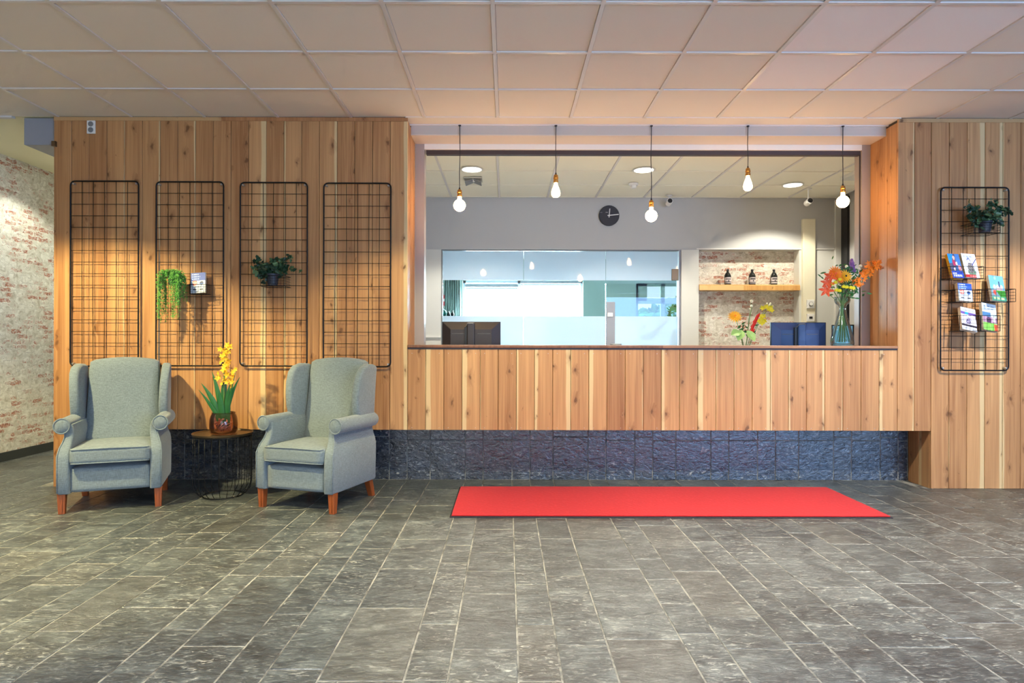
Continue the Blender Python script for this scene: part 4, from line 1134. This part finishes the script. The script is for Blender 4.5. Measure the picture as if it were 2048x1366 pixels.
def basket(px0, px1, py0, py1, label, d0=5.085, d1=5.212, fine=False):
    x0, x1, z0, z1 = X(px0, d0), X(px1, d0), Z(py1, d0), Z(py0, d0)
    o = thing('wire_basket', ((x0 + x1) / 2, d1, z0), label, 'basket', 'wire baskets on the grids')
    w = (x1 - x0) / 2; dp = d1 - d0; h = z1 - z0; r = .0022
    for z in (0, h):
        MB().tube([(-w, 0, z), (-w, -dp, z), (w, -dp, z), (w, 0, z)], r, 5, closed=True).build('rim' if z else 'base_rim', 'black', o)
    for x in (-w, w): MB().tube([(x, -dp, 0), (x, -dp, h)], r, 5).build('corner_wire', 'black', o)
    mb = MB(); n = 6 if not fine else 9
    for i in range(1, n):
        x = -w + 2 * w * i / n
        mb.tube([(x, 0, 0), (x, -dp, 0), (x, -dp, h)], .0010, 4)
    for s in (-1, 1):
        for i in range(1, 5):
            mb.tube([(s * w, -dp * i / 5, 0), (s * w, -dp * i / 5, h)], .0010, 4)
    for j in range(1, 4):
        mb.tube([(-w, 0, h * j / 4), (-w, -dp, h * j / 4), (w, -dp, h * j / 4), (w, 0, h * j / 4)], .0010, 4)
    mb.build('mesh_wires', 'black', o)
basket(1900, 1967, 531, 555, 'wire basket holding the two top magazines of the right grid')
basket(1910, 1963, 577, 602, 'wire basket holding the thick blue leaflet')
basket(1973, 2031, 576, 601, 'wire basket overhanging the right edge of the right grid')
basket(1919, 1961, 629, 660, 'wire basket holding the white and lilac leaflet')
basket(1962, 2000, 629, 660, 'wire basket holding the meadow green leaflet')
basket(1948, 2000, 443, 463.5, 'wire basket holding the right hand potted ivy', 5.06)
basket(521, 568, 552, 573, 'wire basket holding the potted ivy on the left boards', 5.06)
basket(379, 413, 570, 589, 'wire basket holding the blue leaflet on the left boards', 5.14)

# wall socket high on the left boards
ws = thing('wall_socket', (X(181, 5.24), D - .0005, Z(269, 5.24)), 'white double wall socket high on the left boards', 'socket')
MB().box(-.034, .034, -.012, 0, 0, .108).build('plate', 'white', ws, bevel=.004)
for z in (.03, .078):
    MB().lathe([(.021, 0), (.021, .004), (.017, .005)], 18, mat=Matrix.Translation((0, -.0122, z)) @ Matrix.Rotation(R(90), 4, 'X')).build('outlet', 'grey', ws)

# ------------------------------------------------------------------ armchairs
def armchair(loc, rz, label):
    o = thing('wing_armchair', loc, label, 'armchair', 'grey wing armchairs', rz)
    fb = 'fabric'
    LEG = .138
    # seat base with recessed front panel
    rbox(.272, .265, .086, .018, 8).build('seat_base', fb, o, True, loc=(0, .278, LEG + .087), merge=True)
    # cushion
    def cd(x, y, z):
        return (x, y, z + (.018 * (1 - (x / .27) ** 2) * (1 - (y / .26) ** 2) if z > 0 else 0))
    cu = rbox(.268, .255, .058, .032, 12, cd).build('seat_cushion', fb, o, True, loc=(0, .225, .395), merge=True)
    pp = [(-.262, -.252, .048), (.262, -.252, .048), (.264, .24, .05), (-.264, .24, .05)]
    MB().tube([(-.256, -.225, .05), (-.246, -.247, .048), (-.2, -.252, .049), (0, -.254, .052), (.2, -.252, .049), (.246, -.247, .048), (.256, -.225, .05)], .0055, 6).build('piping', fb, cu, True)
    MB().tube([(-.256, -.225, -.05), (-.246, -.247, -.048), (-.2, -.252, -.048), (.2, -.252, -.048), (.246, -.247, -.048), (.256, -.225, -.05)], .0045, 6).build('piping', fb, cu, True)
    # backrest: reclined, crowned top, slightly hollow
    def bd(x, y, z):
        k = (z + .42) / .84
        z2 = z + (.035 * (1 - (x / .30) ** 2)) * max(0, k) ** 3
        return (x * (1 + .05 * k), y * (1.0 - .25 * k) + .10 * k + (.014 * (1 - (x / .29) ** 2) * -1 if y < 0 else 0), z2)
    rbox(.262, .075, .42, .035, 14, bd).build('backrest', fb, o, True, loc=(0, .47, .615), merge=True)
    for s in (-1, 1):
        # side and arm panel
        def lv(z, xo, xi, y0, y1, r=.018):
            a, b = s * xo, s * xi
            return (z, min(a, b), max(a, b), y0, y1, r)
        loft([lv(LEG, .335, .262, .0, .575, .015), lv(LEG + .01, .343, .262, -.008, .58), lv(.38, .345, .262, -.008, .585), lv(.42, .343, .262, .0, .585), lv(.455, .336, .262, .022, .585),
              lv(.49, .322, .256, .045, .585), lv(.53, .310, .250, .058, .585), lv(.57, .316, .250, .062, .585), lv(.61, .335, .262, .066, .585)]).build('side_panel', fb, o, True, sharp=50)
        # rolled arm
        ay = [(.052, .4), (.050, .75), (.050, .98), (.056, 1.0)]
        m = Matrix.Translation((s * .326, .0, .602)) @ Matrix.Rotation(R(-90), 4, 'X')
        prof = [(.001, .046), (.046, .046), (.052, .052), (.053, .10), (.055, .35), (.054, .555), (.045, .575)]
        ar = MB().lathe(prof, 22, mat=m).build('arm_roll', fb, o, True, sharp=60)
        ring = [(s * .326 + .052 * math.cos(t), .048, .602 + .052 * math.sin(t)) for t in [2 * math.pi * k / 22 for k in range(22)]]
        MB().tube(ring, .005, 6, closed=True).build('piping', fb, ar, True)
        # piping down the front of the arm post
        MB().tube([(s * .340, -.006, LEG + .01), (s * .342, -.006, .40), (s * .333, .022, .455), (s * .319, .046, .49), (s * .307, .059, .53), (s * .312, .062, .56)], .0045, 6).build('piping', fb, o, True)
        # wing
        out = [(.56, .60), (.37, .60), (.335, .64), (.315, .70), (.310, .80), (.322, .89), (.35, .96), (.395, 1.005), (.47, 1.025), (.55, 1.02), (.605, 1.005), (.595, .85)]
        mb = extrude(out, -.036, .036, 'x')
        wing = mb.build('wing', fb, o, True, bevel=.022, seg=3)
        bmw = wing.data
        for vtx in bmw.vertices:
            k = (vtx.co.z - .6) / .42
            fwd = (.6 - vtx.co.y) / .3
            vtx.co.x = s * (.308 + .018 * k + .030 * fwd * max(.25, k)) + vtx.co.x * 1.0
        bmw.update()
                # legs
        for y0, sp in ((.035, 0.0), (.535, .055)):
            lx = s * (.295 if sp == 0 else .272)
            loft([(0.0, lx - .020, lx + .020, y0 - .020 + sp, y0 + .020 + sp, .004), (LEG + .004, lx - .026, lx + .026, y0 - .026, y0 + .026, .004)], 3).build('leg', 'legwood', o)
            if sp == 0:
                MB().box(lx - .005, lx + .005, y0 - .0285, y0 - .0245, .012, LEG - .01).build('leg_bead', 'legwood', o)
    MB().box(-.262, .262, .50, .585, LEG, .5).build('back_panel', fb, o, bevel=.012)
    def narrow(p):
        n_ = p.name.split('.')[0]
        if not n_.startswith('leg'):
            for q in p.data.vertices:
                k_ = .93 - .055 * max(0.0, min(1.0, (q.co.z + p.location.z - .55) / .3)) if p.parent == o else .93
                q.co.x *= k_
        for c_ in p.children: narrow(c_)
    for p in list(o.children): narrow(p)
    return o
armchair((-2.79, 4.508, 0), R(21.5), 'grey linen wing armchair at the far left, left of the side table')
armchair((-1.50, 4.51, 0), R(-18.6), 'grey linen wing armchair turned leftwards, right of the side table')

# ------------------------------------------------------------------ side table with orchid
tb = thing('side_table', (X(446, 4.97), 4.97, 0), 'round black wire side table with a bronze tray top between the armchairs', 'side table')
TZ = .478; TR = .217
MB().lathe([(.001, TZ - .006), (TR - .004, TZ - .006), (TR, TZ - .002), (TR + .004, TZ + .012), (TR + .001, TZ + .012), (TR - .004, TZ + .001), (.001, TZ)], 40).build('tray_top', 'bronze', tb, True, sharp=40)
for zz, rr in ((TZ - .012, TR - .008), (.006, .145)):
    MB().tube([(rr * math.cos(t), rr * math.sin(t), zz) for t in [2 * math.pi * k / 40 for k in range(40)]], .004, 6, closed=True).build('hoop', 'black', tb, True)
for k in range(24):
    a = 2 * math.pi * k / 24 + .05
    prof = [(TR - .008, TZ - .012), (TR - .006, .25), (TR - .008, .10), (TR - .018, .055), (TR - .045, .022), (.145, .006)]
    MB().tube([(r * math.cos(a), r * math.sin(a), z) for r, z in prof], .0026, 5).build('wire', 'black', tb, True)

va = thing('amber_vase', (X(447.5, 4.95), 4.95, TZ + .0005), 'squat brown glass vase on the side table', 'vase')
MB().lathe([(.070, 0), (.090, .006), (.101, .03), (.104, .07), (.100, .115), (.092, .145), (.084, .158), (.086, .168), (.082, .168), (.079, .157), (.087, .143), (.095, .112), (.098, .07), (.095, .033), (.085, .012), (.001, .010)], 32).build('body', 'amber', va, True)
mb = MB(); rg = random.Random(3)
for i in range(26):
    a = rg.uniform(0, 6.28)
    pts = [(.07 * rg.random() * math.cos(a + j * .6), .07 * rg.random() * math.sin(a + j * .6), .018 + .018 * j + rg.uniform(-.005, .005)) for j in range(6)]
    mb.tube(pts, .004, 5)
orc = thing('yellow_orchid', (X(447.5, 4.95), 4.95, TZ + .0115), 'tall yellow orchid with strap leaves, standing in the brown vase', 'flower')
rt = mb.build('roots', 'roots', orc, True); 
lv_ = []
def strap(x0, xt, zt, w, bend=0.0, yb=0.0, y1=0.0):
    pts = []; ws = []
    for k in range(9):
        t = k / 8
        pts.append((x0 + (xt - x0) * (t ** (1.6 + bend)), yb + (y1 - yb) * t, .05 + (zt - .05) * (t if bend >= 0 else 1 - (1 - t) ** 1.5)))
        ws.append(w * (.55 + .45 * math.sin(min(1, t * 1.4) * math.pi / 2)) * (1 - max(0, t - .55) ** 1.3 * 2.75))
    ws[-1] = .001
    MB().blade(pts, ws, (1, .25, 0)).build('leaf', 'leaf', orc, True)
strap(-.02, -.155, .385, .022, .2, .0, -.04); strap(-.02, -.105, .47, .020, .3, 0, .03); strap(-.03, -.165, .335, .014, .0, 0, -.06)
strap(-.01, .005, .50, .024, .2, 0, .02); strap(.02, .06, .38, .02, .3, 0, -.03); strap(.02, .125, .43, .016, .5, 0, .0); strap(.03, .10, .40, .012, .3, .01, -.05)
strap(-.035, -.09, .24, .014, .1, 0, -.04); strap(.0, -.02, .34, .022, .1, -.01, -.05); strap(.035, .03, .33, .022, .1, 0, -.02)
fl = MB(); stm = MB()
sp = [(0, 0, .08), (.0, .01, .3), (.0, .005, .5), (.01, 0, .62), (.03, 0, .685)]
stm.tube(sp, [.005, .005, .004, .003, .002], 6)
sp2 = [(.01, 0, .1), (.04, .01, .3), (.075, 0, .40), (.10, -.01, .475)]
stm.tube(sp2, [.004, .004, .003, .002], 6); stm.build('flower_stalks', 'stem', orc, True)
rg = random.Random(9)
for i in range(30):
    t = i / 29; z = .38 + .295 * t
    cx = .005 + .022 * t + rg.uniform(-.055, .045) * (1 - .35 * t); cy = rg.uniform(-.045, .02)
    fl.flower((cx, cy, z), (rg.uniform(-.8, .8), -1, rg.uniform(-.4, .4)), rg.uniform(.020, .033), 5, .7, .2, rg.uniform(0, 6))
for i in range(9):
    t = i / 8
    fl.flower((.055 + .045 * t + rg.uniform(-.015, .015), -.01 + rg.uniform(-.02, .01), .36 + .13 * t), (rg.uniform(-.8, .8), -1, rg.uniform(-.4, .4)), rg.uniform(.018, .026), 5, .8, .2, rg.uniform(0, 6))
f = fl.build('blossoms', 'yellow', orc); f['kind'] = 'stuff'

# ------------------------------------------------------------------ red carpet runner
cr = thing('red_runner', (1.115, 4.80, 0.0008), 'long red carpet runner lying in front of the counter', 'carpet')
MB().box(-1.505, 1.505, -.45, .45, 0, .006).build('backing', 'rubber', cr)
rbox(1.494, .439, .0045, .004, 6).build('pile', 'red', cr, loc=(0, 0, .0105), merge=True)
# ------------------------------------------------------------------ things on and behind the counter
WT = 1.168
vs_ = thing('glass_vase', (X(1684.5, 5.47), 5.47, WT + .0005), 'tall clear flared glass vase on the right end of the counter', 'vase')
MB().lathe([(.080, 0), (.092, .004), (.094, .02), (.086, .08), (.066, .16), (.042, .24), (.027, .30), (.024, .325), (.034, .345), (.056, .362), (.064, .385), (.062, .405), (.066, .415),
            (.063, .415), (.058, .404), (.060, .385), (.052, .366), (.030, .348), (.020, .325), (.023, .30), (.038, .24), (.062, .16), (.082, .08), (.088, .024), (.078, .012), (.001, .010)], 30).build('body', 'teal_glass', vs_, True)
bq = thing('flower_bouquet', (X(1684.5, 5.47), 5.47, WT + .012), 'orange, yellow and purple bouquet in the tall counter vase', 'flowers')
kx = 5.47 / F
def BP(px, py, dy=0.0): return Vector(((px - 1684.5) * kx, dy, (690 - py) * kx))
rg = random.Random(21)
st = MB(); heads = [(1648, 585, -.02), (1652, 560, .0), (1665, 548, -.03), (1685, 552, -.03), (1667, 572, -.05), (1680, 578, -.06), (1693, 578, -.04), (1664, 585, -.03), (1703, 530, .02), (1718, 550, .0), (1740, 545, -.01), (1755, 530, .0), (1712, 568, -.02), (1690, 545, .02), (1722, 533, .02)]
for px, py, dy in heads:
    e = BP(px, py, dy)
    sx = rg.uniform(-.012, .012)
    st.tube([(-sx * 4 - e.x * .25, rg.uniform(-.03, .03), .02), (sx, 0, .325), (e.x * .45, dy * .5, .325 + (e.z - .325) * .5), e], .0028, 5)
st.build('stems', 'stem', bq, True)
gr = MB()
for i in range(150):
    px = rg.gauss(1694, 18); py = rg.gauss(566, 17)
    if py > 598: continue
    gr.leaf(BP(px, py, rg.uniform(-.05, .04)), (rg.uniform(-1, 1), rg.uniform(-.8, .4), rg.uniform(-.3, 1)), (rg.uniform(-.5, .5), -1, .3), rg.uniform(.03, .055), rg.uniform(.014, .024))
for px, py in ((1697, 597), (1706, 598), (1640, 556), (1645, 560)):
    gr.leaf(BP(px, py, -.02), (1 if px > 1690 else -1, -.3, -.1 if px > 1690 else .6), (0, -1, .4), .045, .02)
f = gr.build('foliage', 'leaf', bq); f['kind'] = 'stuff'
co = MB(); 
for px, py, r in ((1647, 583, .066), (1649, 568, .06), (1655, 556, .062)):
    co = MB(); co.flower(BP(px, py, -.05), (-.6, -1, .2), r, 6, .5, .15, rg.random())
    co.flower(BP(px, py, -.055), (-.4, -1, .1), r * .7, 6, .5, .4, rg.random())
    co.build('lily_bloom', 'coral', bq)
orr = MB()
for px, py, r in ((1664, 549, .070), (1684, 555, .062), (1673, 560, .05)):
    orr = MB(); orr.flower(BP(px, py, -.05), (.1, -1, .3), r, 16, .3, .12, rg.random()); orr.flower(BP(px, py, -.057), (.1, -1, .3), r * .75, 14, .3, .3, rg.random())
    orr.flower(BP(px, py, -.06), (.1, -1, .3), r * .5, 10, .3, .6, rg.random())
    orr.build('gerbera_bloom', 'yellow' if px == 1684 else 'orange', bq)
    MB().ball(BP(px, py, -.062), .011 if px == 1684 else .008, 10, 6, (1, .6, 1)).build('flower_centre', 'soil' if px == 1684 else 'coral', bq)
orr = MB()
for i in range(48):
    t = rg.random(); px = 1720 + 32 * t + rg.gauss(0, 5); py = 556 - 28 * t + rg.gauss(0, 5)
    orr.flower(BP(px, py, rg.uniform(-.04, .02)), (rg.uniform(-.6, .6), -1, rg.uniform(-.3, .5)), rg.uniform(.018, .030), 5, .5, .3, rg.random())
for i in range(20):
    orr.flower(BP(rg.uniform(1704, 1724), rg.uniform(558, 575), rg.uniform(-.05, .0)), (rg.uniform(-.6, .6), -1, rg.uniform(-.3, .5)), rg.uniform(.016, .024), 5, .5, .3, rg.random())
f = orr.build('orange_sprays', 'orange', bq); f['kind'] = 'stuff'
le = MB()
for px, py in ((1664, 583), (1670, 584), (1678, 576), (1684, 577), (1692, 578), (1662, 568), (1670, 562), (1656, 571), (1697, 579)):
    le = MB(); le.ball(BP(px, py, -.065), .015, 10, 6, (1, .8, .8)); le.flower(BP(px, py, -.074), (0, -1, .2), .019, 10, .5, .5, rg.random())
    le.build('yellow_pompon', 'lemon', bq)

pu = MB()
for px, py, r in ((1703, 528, .020), (1704, 535, .022), (1703, 522, .013), (1707, 543, .018)):
    pu.ball(BP(px, py, 0), r, 10, 6, (1, 1, 1.3))
    for k in range(14): pu.leaf(BP(px, py, 0), (rg.uniform(-1, 1), rg.uniform(-1, .3), rg.uniform(-.2, 1)), (0, -1, 0), r * 1.35, r * .5)
pu.build('purple_spike', 'purple', bq)
wb_ = MB()
for px, py in ((1694, 534), (1722, 533), (1719, 539), (1672, 566), (1679, 566)): wb_.ball(BP(px, py, .01), .014, 8, 5)
wb_.build('cream_buds', 'cream_bud', bq)

# desk behind the counter
dk = thing('office_desk', (1.2, 6.25, 0), 'pale work desk behind the counter carrying the monitors', 'desk')
MB().box(-1.85, 2.45, -.40, .33, .70, .74).build('desktop', 'desk', dk, bevel=.004)
for x in (-1.78, 0, 2.38): MB().box(x - .02, x + .02, -.37, .30, 0, .6999).build('leg_panel', 'desk', dk)
MB().box(-1.76, 2.36, .26, .28, .35, .69).build('modesty_panel', 'desk', dk)
DT = .7405
def monitor(px0, px1, py0, d, label, body, rz=0.0):
    x0, x1 = X(px0, d), X(px1, d); w = x1 - x0; zt = Z(py0, d); xc = (x0 + x1) / 2
    o = thing('monitor', (xc, d, DT), label, 'monitor', 'monitors behind the counter', rz)
    h = .335; t = zt - DT
    MB().box(-w / 2, w / 2, 0, .022, t - h, t).build('bezel', 'blackplastic', o, bevel=.003)
    MB().box(-w / 2 + .012, w / 2 - .012, .0222, .0235, t - h + .014, t - .012).build('screen', 'screen', o)
    b = MB(); a = w / 2 - .004; c = w / 2 - .085
    vs = [(-a, -.0004, t - h + .004), (a, -.0004, t - h + .004), (a, -.0004, t - .003), (-a, -.0004, t - .003), (-c, -.036, t - h + .05), (c, -.036, t - h + .05), (c, -.036, t - .075), (-c, -.036, t - .075)]
    b.add(vs, [(0, 1, 5, 4), (1, 2, 6, 5), (2, 3, 7, 6), (3, 0, 4, 7), (4, 5, 6, 7), (3, 2, 1, 0)])
    b.build('rear_shell', body, o, bevel=.004)
    MB().tube([(-c * .95, -.0362, t - .115), (-.06, -.0372, t - .115)], .0022, 5).build('vent_line', 'grey', o)
    MB().tube([(.06, -.0372, t - .115), (c * .95, -.0362, t - .115)], .0022, 5).build('vent_line', 'grey', o)
    MB().box(-.035, .035, -.085, -.0365, .012, t - .01).build('stand_column', body, o, bevel=.008, seg=3)
    MB().box(-.062, -.036, -.06, -.0365, t - .26, t - .05).build('connector_strip', 'blackplastic', o, bevel=.002)
    MB().tube([(-.05, -.058, t - .055), (-.03, -.09, t - .02), (.015, -.09, t - .018), (.03, -.08, t - .03)], .004, 6).build('cable', 'grey', o, True)
    rbox(.12, .09, .008, .006, 6).build('foot', body, o, True, loc=(0, -.03, .0085), merge=True)
    return o
monitor(884, 1001, 643.5, 6.15, 'dark monitor seen from behind at the left end of the counter', 'monitor_dark')
monitor(1541.5, 1652, 643.5, 6.15, 'monitor tinted with a painted blue reflection, seen from behind near the bouquet', 'navy')
# screen turned towards us behind the vase
m3 = thing('terminal_screen', (X(1686, 6.3), 6.3, DT), 'small screen with a pale blue display half hidden by the glass vase', 'screen', None, R(-14))
t_ = Z(648, 6.3) - DT
MB().box(-.10, .10, 0, .03, .10, t_).build('bezel', 'blackplastic', m3, bevel=.004)
MB().box(-.092, .085, -.0015, -.0003, .12, t_ - .012).build('display', 'screen', m3)
MB().box(-.02, .02, .031, .055, .008, t_ - .1).build('neck', 'blackplastic', m3, bevel=.004)
MB().box(-.07, .07, -.03, .10, 0, .0075).build('foot', 'blackplastic', m3, bevel=.002)
# phone / tool hanging at the right jamb
hg = thing('hanging_handset', (X(1718.5, 5.62) - .0, 7.2, Z(628, 7.2)), 'dark handset hanging on the office side wall by the bouquet', 'handset')
hg.location.x = XO1 - .0004; hg.location.y = 7.55; hg.location.z = Z(628, 7.55)
MB().box(-.04, 0, -.04, .04, .06, .30).build('body', 'blackplastic', hg, bevel=.006)
MB().box(-.05, -.0402, -.03, .03, .16, .28).build('face', 'navy', hg, bevel=.003)
MB().tube([(-.02, 0, .06), (-.025, .01, .03), (-.02, .0, .0), (-.02, -.02, .03)], .004, 6).build('cord', 'blackplastic', hg, True)

# smaller bouquet on the desk
sb = thing('desk_vase', (X(1490, 6.05), 6.05, DT), 'small clear vase on the desk, left of the blue-tinted monitor', 'vase')
MB().lathe([(.05, 0), (.058, .004), (.06, .05), (.05, .16), (.044, .30), (.055, .38), (.052, .38), (.041, .30), (.047, .16), (.056, .05), (.05, .01), (.001, .009)], 24).build('body', 'teal_glass', sb, True)
sq = thing('desk_flowers', (X(1490, 6.05), 6.05, DT + .011), 'gerbera, red heliconia and yellow orchid sprigs left of the blue-tinted monitor', 'flowers')
k6 = 6.05 / F; Z6 = lambda py: Z(py, 6.05) - sq.location.z
def SP(px, py, dy=0.0): return Vector(((px - 1490) * k6, dy, Z6(py)))
st = MB()
for px, py, dy in ((1467, 632, -.04), (1503, 602, 0), (1503, 612, -.01), (1530, 618, 0), (1541, 607, 0), (1511, 640, -.03), (1478, 670, -.05), (1491, 672, -.05)):
    e = SP(px, py, dy)
    st.tube([(-e.x * .2, 0, .02), (e.x * .1, 0, .36), (e.x * .5, dy * .5, .36 + (e.z - .36) * .55), e], .003, 5)
st.build('stems', 'stem', sq, True)
ge = MB(); c = SP(1466, 633, -.05)
ge.flower(c, (-.1, -.85, .5), .070, 18, .26, .05, .1); ge.flower(c + Vector((0, -.006, .004)), (-.1, -.85, .5), .054, 15, .26, .2, .2); ge.flower(c + Vector((0, -.01, .008)), (-.1, -.85, .5), .030, 10, .35, .5, .3)
ge.build('gerbera', 'yellow', sq); MB().ball(c + Vector((0, -.014, .008)), .010, 10, 6, (1, .6, 1)).build('gerbera_centre', 'orange', sq)
an = MB()
for px, py, dx, dz in ((1479, 659, -.5, -.9), (1489, 660, .45, -.9), (1476, 662, -.9, -.3)):
    an.leaf(SP(px, py, -.06), (dx, -.5, dz), (dx * .3, -1, .5), .13, .11)
an.build('variegated_leaves', 'pale_green', sq)
he = MB()
for px, py, dx, dz, l in ((1497, 668, .5, .6, .07), (1499, 655, .6, .75, .08), (1503, 645, .7, .8, .075), (1508, 637, .6, .9, .07), (1500, 662, .2, 1, .1), (1505, 648, .3, 1, .09)):
    he.blade([SP(px, py, -.05), SP(px, py, -.055) + Vector((dx, 0, dz)).normalized() * l * .5, SP(px, py, -.05) + Vector((dx, 0, dz)).normalized() * l], [.012, .015, .001], (dz, 0, -dx), .6)
he.build('heliconia_bracts', 'scarlet', sq)
yo = MB()
for px, py in ((1519, 637), (1524, 632), (1516, 641), (1521, 645), (1526, 641), (1535, 618), (1540, 620), (1530, 613), (1522, 615), (1538, 614), (1517, 632)):
    yo.flower(SP(px, py, -.03), (rg.uniform(-.5, .5), -1, rg.uniform(-.3, .4)), .029, 5, .8, .3, rg.random())
f = yo.build('orchid_blossoms', 'lemon', sq)
bd_ = MB()
for px, py, r in ((1503, 601.5, .016), (1503, 611.5, .015), (1500, 617, .009), (1534, 606, .008), (1541, 606, .009), (1545, 611, .009), (1539, 609, .009), (1502, 626, .010)): bd_.ball(SP(px, py, 0), r, 10, 6)
bd_.build('buds', 'cream_bud', sq)
lf = MB()
for i in range(22): lf.leaf(SP(rg.uniform(1472, 1508), rg.uniform(648, 676), rg.uniform(-.03, .02)), (rg.uniform(-1, 1), -.4, rg.uniform(-.2, 1)), (0, -1, .3), .05, .02)
f = lf.build('foliage', 'leaf', sq); f['kind'] = 'stuff'
